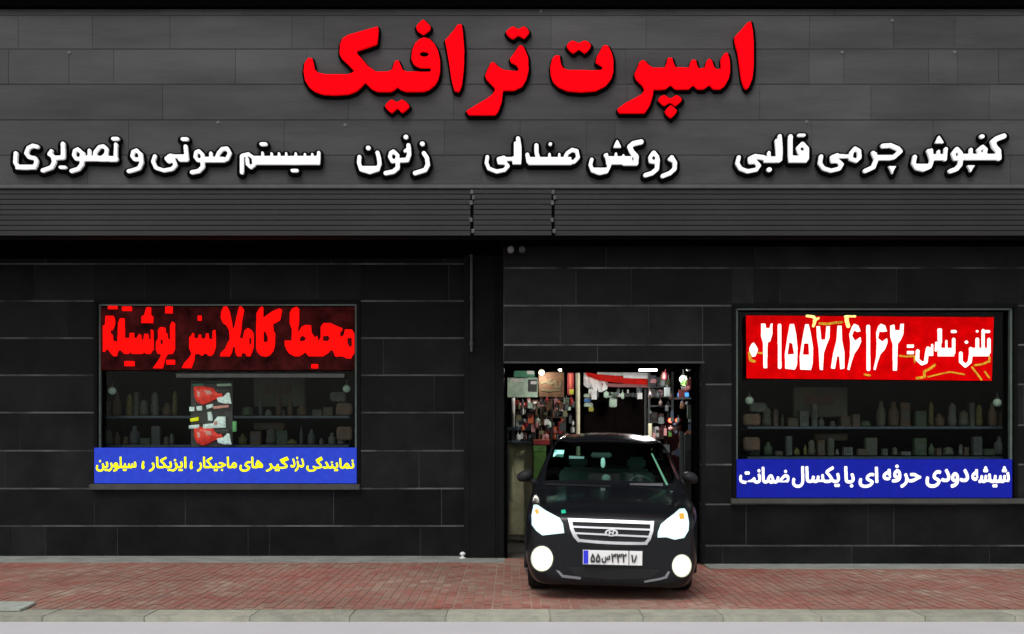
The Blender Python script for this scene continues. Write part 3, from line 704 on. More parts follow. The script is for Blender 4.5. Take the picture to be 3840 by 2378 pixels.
M['blue_r'] = mat('navy_panel', (0.007, 0.012, 0.22), 0.6, spec=0.02, var=0.12, vscale=12, emit=(0.006, 0.010, 0.22), estr=0.37)  # same added backlight as the left strip
YBR = YR - 0.035
br = empty('blue_sign', W(3280, 1795, YBR), 'deep navy blue sign strip with white lettering at the foot of the right window', 'sign')
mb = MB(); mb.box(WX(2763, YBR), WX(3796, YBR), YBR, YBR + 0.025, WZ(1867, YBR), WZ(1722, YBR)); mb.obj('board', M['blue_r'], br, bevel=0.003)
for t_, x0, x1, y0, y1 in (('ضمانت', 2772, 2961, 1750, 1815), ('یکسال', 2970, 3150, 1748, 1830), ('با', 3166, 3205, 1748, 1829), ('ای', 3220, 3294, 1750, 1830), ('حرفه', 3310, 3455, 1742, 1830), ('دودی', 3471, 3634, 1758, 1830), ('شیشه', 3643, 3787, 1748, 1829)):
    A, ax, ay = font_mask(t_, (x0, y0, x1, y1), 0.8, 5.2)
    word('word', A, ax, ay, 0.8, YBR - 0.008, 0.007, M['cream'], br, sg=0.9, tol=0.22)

# ------------------------------------------------------------------ small fittings on the facade
M['pipe'] = mat('pipe_grey', (0.065, 0.065, 0.072), 0.45, spec=0.4, var=0.3, vscale=2)
mb = MB(); q = WX(1768, YP - 0.06)
mb.tube([(q, YP - 0.06, ZB), (q, YP - 0.06, WZ(1320, YP))], 0.022, 12)
for py in (960, 1120, 1290): mb.lathe((q, YP - 0.06, WZ(py, YP)), [(0.03, -0.02), (0.03, 0.02)], 12)
tag(mb.obj('drain_pipe', M['pipe'], origin=(q, YP - 0.06, WZ(1320, YP)), smooth=False), 'thin grey pipe coming down the left edge of the black pillar', 'pipe')
mb = MB(); q = WX(1885, YP - 0.05); mb.tube([(q, YP - 0.05, ZB), (q, YP - 0.05, WZ(1120, YP))], 0.016, 10)
tag(mb.obj('cable_conduit', M['pillar'], origin=(q, YP - 0.05, WZ(1120, YP))), 'dark conduit on the right edge of the pillar under the soffit', 'conduit')
M['fitting'] = mat('fitting_grey', (0.20, 0.20, 0.20), 0.5, spec=0.4)
M['fitting_d'] = mat('fitting_dark', (0.06, 0.06, 0.062), 0.5, spec=0.4)
def soffit_lamp(px, py, Y, m, label):
    c = W(px, py, Y)
    t = empty('spotlight', c, label, 'spotlight', 'small unlit spotlights under the soffit')
    mb = MB(); mb.lathe(c, [(0.02, -0.05), (0.045, -0.045), (0.045, 0.05), (0.03, 0.06)], 16, axis='-y'); mb.obj('lamp_head', m, t)
    mb = MB(); mb.tube([c + Vector((0, 0.02, 0.045)), (c.x, c.y + 0.02, ZB)], 0.01, 8); mb.obj('bracket', M['black'], t)
soffit_lamp(1915, 937, 14.0, M['fitting'], 'small pale spotlight nearest the pillar under the soffit, right of it')
soffit_lamp(1958, 937, 14.0, M['fitting_d'], 'small dim spotlight second to the right of the pillar under the soffit')
soffit_lamp(1712, 932, 14.6, M['fitting_d'], 'small dim spotlight left of the pillar under the soffit')
c = W(1735, 2078, 14.8)
M['white_paint'] = mat('white_paint', (0.75, 0.75, 0.75), 0.5)
mb = MB(); mb.lathe((c.x, c.y, 0.007), [(0.05, 0), (0.05, 0.012), (0.022, 0.02), (0.022, 0.045), (0.04, 0.05), (0.04, 0.075), (0.02, 0.09)], 18)
tag(mb.obj('floor_fitting', M['white_paint'], origin=(c.x, c.y, 0.007), smooth=True), 'small white round fitting on the ground at the foot of the pillar', 'fitting')
mb = MB(); z = 0.006
a = [W(-200, 2266, 0), ]
def G(px, py, z=0.0):
    Y = F * (EYE - z) / (py - HY); return ((px - HX) / F * Y, Y)
pts = [G(-500, 2266), G(137, 2266), G(105, 2284), G(75, 2295), G(-500, 2295)]
for k in range(len(pts)): pass
mb.v += [(x, y, 0.004) for x, y in pts] + [(x, y, 0.03) for x, y in pts]
n = len(pts); mb.f.append(tuple(reversed(range(n)))); mb.f.append(tuple(range(n, 2 * n))); mb.m += [0, 0]
for k in range(n): mb.f.append((k, (k + 1) % n, n + (k + 1) % n, n + k)); mb.m.append(0)
M['slab'] = mat('pale_slab', (0.34, 0.37, 0.33), 0.9, spec=0.1, var=0.2, vscale=5)
tag(mb.obj('ramp_slab', M['slab'], bevel=0.006, origin=(pts[1][0], pts[1][1], 0)), 'pale flat concrete ramp slab lying on the kerb at far left', 'slab')

# ------------------------------------------------------------------ the car
M['paint'] = mat('black_car_paint', (0.0065, 0.0075, 0.0095), 0.20, spec=0.22, coat=0.15)
M['plastic'] = mat('black_plastic', (0.010, 0.010, 0.012), 0.6, spec=0.3)
M['chrome'] = mat('chrome', (0.82, 0.82, 0.85), 0.22, metal=1.0, emit=(0.8, 0.8, 0.85), estr=0.0)
M['chrome_dull'] = mat('dull_chrome', (0.30, 0.31, 0.34), 0.4, metal=0.8)
M['lens'] = mat('headlight_lens', (0.5, 0.6, 0.62), 0.1, emit=(0.55, 0.92, 0.95), estr=0.45)
M['beam'] = mat('lit_headlight', (0.9, 0.9, 0.9), 0.1, emit=(0.96, 1.0, 1.0), estr=2.6)
M['fog'] = mat('foglight_lens', (0.5, 0.52, 0.42), 0.1, emit=(0.80, 0.86, 0.62), estr=0.30)
M['fogbeam'] = mat('lit_foglight', (0.9, 0.9, 0.9), 0.1, emit=(1.0, 1.0, 0.93), estr=5.0)
M['amber'] = mat('amber_lamp', (0.8, 0.2, 0.02), 0.3, emit=(1.0, 0.22, 0.04), estr=0.8)
M['tyre'] = mat('tyre_rubber', (0.012, 0.012, 0.012), 0.85, spec=0.2, bump=0.3, bscale=60)
M['rim'] = mat('alloy_rim', (0.4, 0.4, 0.42), 0.35, metal=0.9)
M['carglass'] = glass('car_glass', (0.42, 0.56, 0.52), 0.035)
M['cabin'] = mat('cabin_trim', (0.075, 0.115, 0.100), 0.8, spec=0.2, var=0.3, vscale=5)
M['plate'] = mat('plate_white', (0.80, 0.80, 0.80), 0.5)
M['plate_blue'] = mat('plate_blue', (0.02, 0.03, 0.70), 0.5)
M['ink'] = mat('plate_ink', (0.02, 0.02, 0.02), 0.6)

YAW, ROLL = R(-3.8), R(1.3)
CAR = Vector((1.105, 11.85, 0.0))
car = empty('parked_car', CAR, 'black car with lit headlights and chrome grille driving out of the garage door', 'car', rot=(0, 0, YAW))
T_ROOT = Matrix.Translation(CAR) @ Matrix.Rotation(YAW, 4, 'Z')
T_BODY = T_ROOT @ Matrix.Translation((0, 0, 0.3)) @ Matrix.Rotation(ROLL, 4, 'Y') @ Matrix.Translation((0, 0, -0.3))

#      y     zb    w     zm    ws    zs    wr    zr    zt
ST = [(-0.935, .30, .50, .52, .50, .60, .44, .68, .70),
      (-0.925, .19, .66, .52, .65, .66, .58, .76, .80),
      (-0.895, .16, .77, .53, .76, .74, .66, .845, .875),
      (-0.84, .15, .85, .56, .835, .82, .72, .885, .915),
      (-0.72, .15, .905, .60, .885, .90, .765, .935, .965),
      (-0.52, .17, .928, .62, .905, .965, .79, .985, 1.02),
      (-0.15, .20, .935, .64, .912, 1.005, .80, 1.04, 1.09),
      (0.18, .22, .935, .64, .915, 1.03, .80, 1.10, 1.155),
      (0.30, .22, .935, .64, .915, 1.04, .800, 1.16, 1.195),
      (0.55, .22, .935, .64, .918, 1.05, .785, 1.33, 1.375),
      (0.85, .22, .935, .64, .92, 1.06, .730, 1.525, 1.575),
      (1.08, .22, .935, .64, .92, 1.07, .675, 1.64, 1.69),
      (1.35, .22, .935, .64, .92, 1.075, .640, 1.675, 1.755),
      (1.80, .22, .935, .64, .92, 1.08, .615, 1.70, 1.79),
      (2.50, .22, .935, .64, .92, 1.09, .605, 1.70, 1.78),
      (3.10, .22, .93, .64, .91, 1.10, .605, 1.66, 1.735),
      (3.55, .24, .92, .64, .89, 1.10, .605, 1.56, 1.60),
      (3.80, .28, .89, .64, .86, 1.06, .60, 1.20, 1.24),
      (3.92, .34, .80, .64, .77, .98, .60, 1.04, 1.07)]
def half(s):
    y, zb, w, zm, ws, zs, wr, zr, zt = s
    return [(0, zb), (.55 * w, zb), (.88 * w, zb + .015), (w * .985, zb + (zm - zb) * .45), (w, zm), (ws, zs), (wr, zr), (wr * .70, zr + .62 * (zt - zr)), (wr * .36, zr + .92 * (zt - zr)), (0, zt)]
def cat(Pm, k):
    """Catmull-Rom refinement along axis 0"""
    n = len(Pm); out = []
    for i in range(n - 1):
        p0, p1, p2, p3 = Pm[max(i - 1, 0)], Pm[i], Pm[i + 1], Pm[min(i + 2, n - 1)]
        for j in range(k):
            t = j / k
            m1, m2 = (p2 - p0) * .45, (p3 - p1) * .45
            out.append((2 * t**3 - 3 * t**2 + 1) * p1 + (t**3 - 2 * t**2 + t) * m1 + (-2 * t**3 + 3 * t**2) * p2 + (t**3 - t**2) * m2)
    out.append(Pm[-1]); return np.array(out)
KS, KP = 5, 5
ctrl = np.array([[(x, s[0], z) for x, z in half(s)] for s in ST])
g = cat(ctrl, KS)                                   # refine along the car
g = np.swapaxes(cat(np.swapaxes(g, 0, 1), KP), 0, 1)
g[:, 0, 0] = 0; g[:, -1, 0] = 0
NS, NP = g.shape[:2]
full = np.concatenate([g, (g[:, -2:0:-1] * np.array([-1, 1, 1]))], 1)   # right half up, left half down
NF = full.shape[1]
def seg(fi):
    """profile position 0..9 of face column fi, mirrored"""
    return (fi if fi < NP - 1 else NF - 1 - fi) / KP
parts = {'body': [], 'windshield': [], 'side_window': [], 'rear_window': []}
nose_ids = []
for i in range(NS - 1):
    si = (i + .5) / KS
    for j in range(NF):
        pj = seg(j) + .1
        f = (i * NF + j, i * NF + (j + 1) % NF, (i + 1) * NF + (j + 1) % NF, (i + 1) * NF + j)
        y = float(full[i, j, 1])
        k = 'body'
        if 8.1 < si < 10.75 and pj > 6.25: k = 'windshield'
        elif 9.3 < si < 15.3 and 5.2 < pj < 5.85 and not (12.85 < si < 13.15): k = 'side_window'
        elif 15.9 < si < 16.8 and pj > 6.5: k = 'rear_window'
        # wheel arches
        zc = float(full[i, j, 2]); xc = abs(float(full[i, j, 0]))
        arch = any((y + .0 - yw) ** 2 + (zc - .36) ** 2 < .385 ** 2 for yw in (0.0, 2.8)) and xc > .6 and zc < .9
        if not arch: parts[k].append(f)
allv = full.reshape(-1, 3)
vlist = [tuple(v) for v in allv]
ci = len(vlist); vlist.append((0, -0.945, .52)); cr_ = len(vlist); vlist.append((0, 3.95, .7))
for j in range(NF):
    parts['body'].append((ci, (j + 1) % NF, j)); parts['body'].append((cr_, (NS - 1) * NF + j, (NS - 1) * NF + (j + 1) % NF))
allbody = bpy.data.meshes.new('cast')
allbody.from_pydata(vlist, [], [f for p in parts.values() for f in p]); allbody.transform(T_BODY)
bmc = bmesh.new(); bmc.from_mesh(allbody); bmesh.ops.recalc_face_normals(bmc, faces=bmc.faces)
bvh = BVHTree.FromBMesh(bmc); bmc.free(); bpy.data.meshes.remove(allbody)
def carpart(name, faces, m, thick=0.0):
    used = sorted({v for f in faces for v in f}); mp = {v: i for i, v in enumerate(used)}
    me = bpy.data.meshes.new(name); me.from_pydata([vlist[v] for v in used], [], [tuple(mp[v] for v in f) for f in faces])
    bm = bmesh.new(); bm.from_mesh(me); bmesh.ops.recalc_face_normals(bm, faces=bm.faces); bm.to_mesh(me); bm.free()
    me.transform(T_BODY)
    return link(name, me, m, car, True)
body = carpart('body', parts['body'], M['paint'])
carpart('windshield', parts['windshield'], M['carglass'])
sw = parts['side_window']
def nf(f): return sum(vlist[v][0] for v in f) / len(f)
for sgn in (1, -1):
    for lo, hi in ((-9, 1.78), (1.78, 9)):
        fs = [f for f in sw if nf(f) * sgn > 0 and lo < sum(vlist[v][1] for v in f) / 4 < hi]
        if fs: carpart('side_window', fs, M['carglass'])
carpart('rear_window', parts['rear_window'], M['carglass'])

def ray(px, py):
    d = Vector(((px - HX) / F, 1, (HY - py) / F)).normalized()
    h = bvh.ray_cast(Vector((0, 0, EYE)), d)
    if h[0] is None:
        h2 = bvh.find_nearest(Vector((0, 0, EYE)) + d * (11.2 / d.y)); return h2[0], d
    return h[0], d
def decal(name, poly, m, parent, out=0.012, th=0.02, step=7.0, flat=False, smooth=True, guard=0.45, yc=None):
    """outline traced on the photo, laid on the car's surface as a solid of its own"""
    B = []
    n = len(poly)
    for k in range(n):
        a, b = Vector(poly[k]), Vector(poly[(k + 1) % n]); q = max(1, int((b - a).length / step))
        B += [a.lerp(b, t / q) for t in range(q)]
    xs = [p.x for p in B]; ys = [p.y for p in B]
    pts = list(B); nb = len(B)
    x = min(xs) + step / 2
    while x < max(xs):
        y = min(ys) + step / 2
        while y < max(ys):
            ins = False
            for a, b in zip(B, B[1:] + B[:1]):
                if (a.y > y) != (b.y > y) and x < (b.x - a.x) * (y - a.y) / (b.y - a.y) + a.x: ins = not ins
            if ins and min((Vector((x, y)) - p).length for p in B) > step * .45: pts.append(Vector((x, y)))
            y += step
        x += step
    r = delaunay_2d_cdt(pts, [(k, (k + 1) % nb) for k in range(nb)], [tuple(range(nb))], 1, 1e-4)
    vs, fs = r[0], r[2]
    hits = [ray(p.x, p.y) for p in vs]
    if flat and yc is None: yc = min(h[0].y for h in hits)
    ym = float(np.median([h[0].y for h in hits]))
    hits = [(h if abs(h.y - ym) < guard else Vector((0, 0, EYE)) + d * (ym / d.y), d) for h, d in hits]
    front, backv = [], []
    for (h, d), p in zip(hits, vs):
        if flat: h = Vector((0, 0, EYE)) + d * (yc / d.y)
        front.append(h - d * out); backv.append(h - d * (out - th))
    N = len(front); fo = [tuple(f) for f in fs] + [tuple(N + v for v in reversed(f)) for f in fs]
    cnt = {}
    for f in fs:
        for a, b in zip(f, list(f[1:]) + [f[0]]): cnt[(a, b)] = 1
    for (a, b) in cnt:
        if (b, a) not in cnt: fo.append((b, a, N + a, N + b))
    me = bpy.data.meshes.new(name); me.from_pydata([tuple(v) for v in front + backv], [], fo)
    bm = bmesh.new(); bm.from_mesh(me); bmesh.ops.recalc_face_normals(bm, faces=bm.faces)
    if smooth:
        for e in bm.edges:
            if len(e.link_faces) == 2 and e.calc_face_angle(0) > R(40): e.smooth = False
    bm.to_mesh(me); bm.free()
    return link(name, me, m, parent, smooth)

# lamps
hl = decal('headlight', [(2001,1893),(2016,1893),(2046,1914),(2076,1930),(2098,1942),(2111,1964),(2116,1999),(2070,2004),(2034,2008),(2010,1990),(1994,1968),(1993,1932)], M['lens'], car, 0.014, 0.05)
decal('reflector', [(2003,1922),(2022,1932),(2046,1926),(2092,1948),(2104,1966),(2110,1993),(2066,1995),(2040,1996),(2018,1982),(2002,1962)], M['beam'], hl, 0.020, 0.03)
decal('turn_lamp', [(2006,1911),(2018,1909),(2021,1927),(2008,1929)], M['amber'], hl, 0.022, 0.02, step=4)
hr = decal('headlight', [(2548,1908),(2567,1906),(2577,1922),(2584,1960),(2582,1990),(2566,2017),(2530,2024),(2500,2015),(2466,2016),(2467,1996),(2478,1966),(2504,1944),(2528,1926)], M['lens'], car, 0.014, 0.05)
decal('reflector', [(2530,1934),(2552,1951),(2572,1948),(2577,1962),(2575,1984),(2562,2002),(2530,2008),(2500,2008),(2473,2009),(2475,1994),(2485,1968),(2508,1949)], M['beam'], hr, 0.020, 0.03)
decal('turn_lamp', [(2546,1926),(2564,1924),(2567,1946),(2549,1948)], M['amber'], hr, 0.022, 0.02, step=4)
def disc(cx, cy, rx, ry, n=22): return [(cx + rx * math.cos(2 * math.pi * k / n), cy + ry * math.sin(2 * math.pi * k / n)) for k in range(n)]
for cx, cy, rx, ry in ((2032, 2095, 42, 48), (2557, 2122, 37, 43)):
    fb = decal('foglight', disc(cx, cy, rx, ry), M['fog'], car, 0.014, 0.03, step=9)
    decal('bulb_reflector', disc(cx, cy, rx - 7, ry - 8), M['fogbeam'], fb, 0.02, 0.03, step=8)
    decal('bezel', disc(cx, cy, rx + 8, ry + 8), M['plastic'], fb, 0.008, 0.03, step=9)
# grille
gr = decal('grille', [(2128,1938),(2290,1944),(2455,1950),(2452,1990),(2440,2028),(2422,2048),(2290,2052),(2172,2040),(2150,2020),(2136,1985)], M['plastic'], car, 0.006, 0.03)
def bar(name, a, b, c, w, m=None, out=0.022):
    """bowed chrome bar through three photo points"""
    top, bot = [], []
    for k in range(13):
        t = k / 12
        x = (1 - t) ** 2 * a[0] + 2 * t * (1 - t) * b[0] + t * t * c[0]; y = (1 - t) ** 2 * a[1] + 2 * t * (1 - t) * b[1] + t * t * c[1]
        top.append((x, y - w / 2)); bot.append((x, y + w / 2))
    return decal(name, top + bot[::-1], m or M['chrome'], gr, out, 0.03, step=12)
bar('chrome_bar', (2133,1950), (2290,1954), (2450,1961), 12)
bar('chrome_bar', (2140,1975), (2290,1981), (2446,1987), 7)
bar('chrome_bar', (2150,1999), (2290,2006), (2440,2013), 7)
bar('chrome_bar', (2166,2026), (2290,2040), (2428,2038), 11)
decal('chrome_side', [(2130,1944),(2143,1944),(2152,1985),(2166,2012),(2180,2030),(2168,2034),(2150,2014),(2138,1986)], M['chrome'], gr, 0.020, 0.03, step=8)
decal('chrome_side', [(2439,1954),(2453,1954),(2450,1992),(2440,2024),(2424,2044),(2412,2040),(2428,2020),(2438,1992)], M['chrome'], gr, 0.020, 0.03, step=8)
em = decal('emblem', disc(2293, 1998, 25, 14), M['chrome'], car, 0.038, 0.03, step=6)
decal('emblem_field', disc(2293, 1998, 18, 8.5), M['plastic'], em, 0.042, 0.01, step=5)
decal('emblem_mark', [(2283,1991),(2288,1991),(2290,1996),(2297,1996),(2299,1991),(2304,1991),(2300,2005),(2295,2005),(2296,2000),(2289,2000),(2287,2005),(2282,2005)], M['chrome'], em, 0.046, 0.01, step=5)
# number plate
yp = min(ray(px, py)[0].y for px in (2186, 2240, 2297, 2350, 2409) for py in (2064, 2090, 2119))
pl = decal('number_plate', [(2186,2062),(2409,2067),(2408,2121),(2186,2116)], M['plate'], car, 0.03, 0.02, step=30, flat=True, yc=yp, smooth=False)
decal('plate_strip', [(2188,2064),(2206,2064.5),(2206,2114.5),(2188,2114)], M['plate_blue'], pl, 0.034, 0.006, step=30, flat=True, yc=yp, smooth=False)
for s, x0, x1, y0, y1 in (('۵۵', 2214, 2252, 2076, 2110), ('س', 2256, 2288, 2082, 2112), ('۳۳۲', 2292, 2350, 2076, 2110), ('۱۸', 2367, 2398, 2080, 2110)):
    c = bpy.data.curves.new('t', 'FONT')
    rev = s if s != 'س' else 'س'
    A, ax, ay = font_mask(''.join(reversed(s)), (x0, y0, x1, y1), 0.5, 2.4)
    word('plate_digit', A, ax, ay, 0.5, yp - 0.046, 0.005, M['ink'], pl, sg=0.9, tol=0.2)
decal('plate_line', [(2357,2066),(2360,2066),(2360,2118),(2357,2118)], M['ink'], pl, 0.034, 0.005, step=30, flat=True, yc=yp, smooth=False)
# lower bumper: dark intake, bright lip pieces
decal('air_intake', [(2120,2124),(2480,2136),(2440,2168),(2290,2174),(2160,2160)], M['plastic'], car, 0.004, 0.02)
decal('bumper_trim', [(2084,2138),(2096,2140),(2112,2156),(2178,2164),(2178,2174),(2108,2166)], M['chrome_dull'], car, 0.012, 0.03, step=6)
decal('bumper_trim', [(2505,2142),(2513,2144),(2502,2168),(2474,2176),(2416,2186),(2416,2178),(2470,2168),(2492,2162)], M['chrome_dull'], car, 0.012, 0.03, step=6)
# bonnet rear edge, wiper and the bright seams by the windscreen
decal('wiper', [(2048,1812),(2290,1820),(2290,1826),(2048,1819)], M['plastic'], car, 0.02, 0.015, step=12)
decal('wiper', [(2362,1812),(2486,1812),(2486,1823),(2362,1819)], M['chrome_dull'], car, 0.022, 0.012, step=10)
M['seal'] = mat('green_glass_edge', (0.10, 0.30, 0.18), 0.4, spec=0.5)
decal('window_edge', [(2441,1700),(2447,1700),(2506,1818),(2498,1820)], M['seal'], car, 0.012, 0.015, step=8)
M['sticker'] = mat('teal_sticker', (0.45, 0.95, 0.85), 0.5, emit=(0.3, 1.0, 0.85), estr=0.0)
M['sticker_d'] = mat('dim_sticker', (0.10, 0.24, 0.20), 0.5)
decal('sticker', [(2080,1687),(2116,1688),(2112,1714),(2074,1713)], M['sticker'], car, 0.010, 0.006, step=10, guard=0.06)
decal('sticker', [(2134,1709),(2190,1712),(2190,1720),(2134,1720)], M['sticker_d'], car, 0.010, 0.006, step=10, guard=0.06)
decal('bonnet_badge', [(2253,1832),(2270,1832),(2270,1840),(2253,1840)], M['chrome_dull'], car, 0.012, 0.015, step=6)
M['green_glint'] = mat('painted_green_glint', (0.02, 0.35, 0.22), 0.4, emit=(0.0, 0.5, 0.3), estr=0.25)
decal('bonnet_glint', [(2104,1913),(2120,1911),(2122,1924),(2106,1926)], M['green_glint'], car, 0.012, 0.015, step=5)  # green glint painted as a small glowing patch on the bonnet

def bodyobj(mb, name, m, parent, smooth=False, bevel=0, xf=T_BODY):
    me = mb.mesh(name, bevel); me.transform(xf); return link(name, me, m, parent, smooth)
# wheels
for sx in (-1, 1):
    for yw in (0.0, 2.8):
        x = sx * 0.80
        mb = MB(); mb.lathe((x, yw, 0.36), [(0.25, -0.11), (0.33, -0.112), (0.352, -0.09), (0.36, -0.05), (0.36, 0.05), (0.352, 0.09), (0.33, 0.112), (0.25, 0.11)], 40, axis='x')
        wh = bodyobj(mb, 'wheel', M['tyre'], car, True, xf=T_ROOT)
        mb = MB(); o = sx
        mb.lathe((x, yw, 0.36), [(0.245, -0.10), (0.245, 0.10)], 32, axis='x')
        for k in range(5):
            a = 2 * math.pi * k / 5
            mb.tube([(x + sx * .118, yw, .36), (x + sx * .118, yw + .24 * math.cos(a), .36 + .24 * math.sin(a))], [.035, .028], 6)
        bodyobj(mb, 'rim', M['rim'], wh, xf=T_ROOT)
        mb = MB(); ring = [(x + sx * .12, yw + .395 * math.cos(a), .36 + .395 * math.sin(a)) for a in np.linspace(-.25, math.pi + .25, 24)]
        mb.tube(ring, .028, 8); bodyobj(mb, 'arch_trim', M['plastic'], car, True)
# closed inner floor so that nothing shows through the arches
mb = MB(); mb.box(-.62, .62, -.75, 3.7, .23, .60); bodyobj(mb, 'underbody', M['plastic'], car)
# cabin: dashboard, steering wheel, seats, mirror
mb = MB(); mb.box(-.74, .74, .32, .72, .85, 1.10); bodyobj(mb, 'dashboard', M['cabin'], car, bevel=.04)
mb = MB(); mb.tube([(.38 + .17 * math.cos(a), .85 - .05 * math.sin(a), 1.09 + .17 * math.sin(a)) for a in np.linspace(0, 2 * math.pi, 25)], .016, 8)
mb.tube([(.21, .85, 1.09), (.55, .85, 1.09)], .018, 8); bodyobj(mb, 'steering_wheel', M['cabin'], car, True)
for sx in (-.38, .38):
    mb = MB(); mb.box(sx - .25, sx + .25, 1.25, 1.75, .55, .72); mb.box(sx - .24, sx + .24, 1.68, 1.84, .70, 1.28); mb.box(sx - .12, sx + .12, 1.72, 1.80, 1.32, 1.48)
    bodyobj(mb, 'seat', M['cabin'], car, bevel=.035)
mb = MB(); mb.box(-.62, .62, 2.55, 2.75, .6, 1.30); bodyobj(mb, 'rear_seat', M['cabin'], car, bevel=.04)
def at_car(px, py, yl):
    """point at car-local depth yl seen at a photo pixel"""
    Y = CAR.y + yl; return W(px, py, Y)
p = at_car(2255, 1707, 0.80)
mb = MB(); mb.box(p.x - .125, p.x + .125, p.y - .02, p.y + .02, p.z - .03, p.z + .03); M['mirror_back'] = mat('mirror_back', (0.10, 0.15, 0.13), 0.4)
rv = mb.obj('rear_view_mirror', M['mirror_back'], car, bevel=.015)
p = at_car(2261, 1736, 0.80); M['pendant'] = mat('pale_pendant', (0.75, 0.95, 0.9), 0.5, emit=(.6, 1, .88), estr=.35)
mb = MB(); mb.lathe(p, [(.006, .065), (.022, .05), (.028, 0), (.024, -.04), (.008, -.06)], 12); mb.obj('pendant', M['pendant'], rv, smooth=True)
p = at_car(2273, 1795, 0.62); M['gauge'] = mat('round_ornament', (0.32, 0.42, 0.38), 0.5)
mb = MB(); mb.lathe(p, [(.02, .05), (.05, .03), (.055, 0), (.05, -.04), (.03, -.07)], 16); mb.obj('dashboard_ornament', M['gauge'], car, smooth=True)
# door mirrors
for px, py, Yc, sx in ((1968, 1785, 12.35, -1), (2588, 1792, 12.3, 1)):
    c = W(px, py, Yc)
    mb = MB(); n = 14
    prof = [(.02, -.09), (.06, -.075), (.082, -.03), (.085, .03), (.07, .055)]
    mb.lathe((0, 0, 0), prof, 18, axis='-y')
    me = mb.mesh('door_mirror'); me.transform(Matrix.Translation(c) @ Matrix.Rotation(R(18) * sx, 4, 'Z') @ Matrix.Rotation(R(22) * sx, 4, 'Y') @ Matrix.Diagonal((1.15, .9, .8, 1)) @ Matrix.Rotation(R(180), 4, 'Z'))
    mo = link('door_mirror', me, M['plastic'], car, True)
    mb = MB(); mb.tube([c + Vector((-sx * .05, .02, -.04)), c + Vector((-sx * .17, .06, -.10))], [.03, .045], 10); mb.obj('mirror_arm', M['plastic'], mo, smooth=True)

# ------------------------------------------------------------------ inside the garage door
def cm(name, c, **k): 
    if name not in M: M[name] = mat(name, c, **k)
    return M[name]
def pbox(name, label, cat_, r, Y, d, m, bevel=0.012, group=None, parts=(), yaw=0):
    """box-shaped thing covering photo rectangle r at distance Y; parts: (name, rect in 0..1, material, proud)"""
    x0, x1, z0, z1 = WX(r[0], Y), WX(r[2], Y), WZ(r[3], Y), WZ(r[1], Y)
    mb = MB(); mb.box(x0, x1, Y, Y + d, z0, z1)
    if not parts:
        return tag(mb.obj(name, m, bevel=bevel, origin=((x0 + x1) / 2, Y + d / 2, z0)), label, cat_, group)
    t = empty(name, ((x0 + x1) / 2, Y + d / 2, z0), label, cat_, group)
    mb.obj('box_body', m, t, bevel=bevel)
    for nm, q, mm, pr in parts:
        b = MB(); w, h = x1 - x0, z1 - z0
        b.box(x0 + q[0] * w, x0 + q[2] * w, Y - pr, Y - 0.001, z1 - q[3] * h, z1 - q[1] * h); b.obj(nm, mm, t, bevel=0.004)
    return t
cm('pale_green', (0.50, 0.66, 0.53), rough=0.6, var=0.35, vscale=5)
cm('sea_green', (0.06, 0.26, 0.16), rough=0.6, var=0.3, vscale=6)
cm('white_card', (0.70, 0.70, 0.68), rough=0.6, var=0.2, vscale=9)
cm('brown_wood', (0.10, 0.045, 0.018), rough=0.7, var=0.5, vscale=9, stretch=(1, 1, 4))
cm('dark_wood', (0.035, 0.020, 0.015), rough=0.7, var=0.3, vscale=6)
cm('olive', (0.16, 0.16, 0.075), rough=0.6, var=0.3, vscale=9)
cm('crimson', (0.30, 0.008, 0.012), rough=0.5, var=0.3, vscale=9)
cm('orange', (0.62, 0.12, 0.04), rough=0.5, var=0.3, vscale=9)
cm('yellow_pack', (0.45, 0.42, 0.02), rough=0.5, var=0.2, vscale=9)
cm('blue_pack', (0.03, 0.16, 0.50), rough=0.5, var=0.2, vscale=9)
cm('leaf_green', (0.07, 0.19, 0.03), rough=0.6, var=0.5, vscale=12)
cm('grey_metal', (0.07, 0.08, 0.08), rough=0.6, spec=0.2, var=0.3, vscale=6)
cm('dark_metal', (0.03, 0.034, 0.036), rough=0.5, var=0.3, vscale=6)
cm('navy_tin', (0.02, 0.03, 0.05), rough=0.5, var=0.3, vscale=9)
cm('slate_blue', (0.10, 0.15, 0.18), rough=0.6, var=0.3, vscale=9)
cm('khaki', (0.50, 0.48, 0.29), rough=0.8, var=0.35, vscale=3)
cm('khaki_l', (0.65, 0.64, 0.40), rough=0.8, var=0.25, vscale=4)
cm('cream_post', (0.62, 0.58, 0.40), rough=0.6, var=0.15, vscale=6)
cm('grass_crate', (0.06, 0.16, 0.015), rough=0.6, var=0.3, vscale=9)
cm('void', (0.010, 0.007, 0.007), rough=0.95, spec=0.0, var=0.3, vscale=5)
cm('rose', (0.45, 0.20, 0.20), rough=0.5, var=0.3, vscale=9)

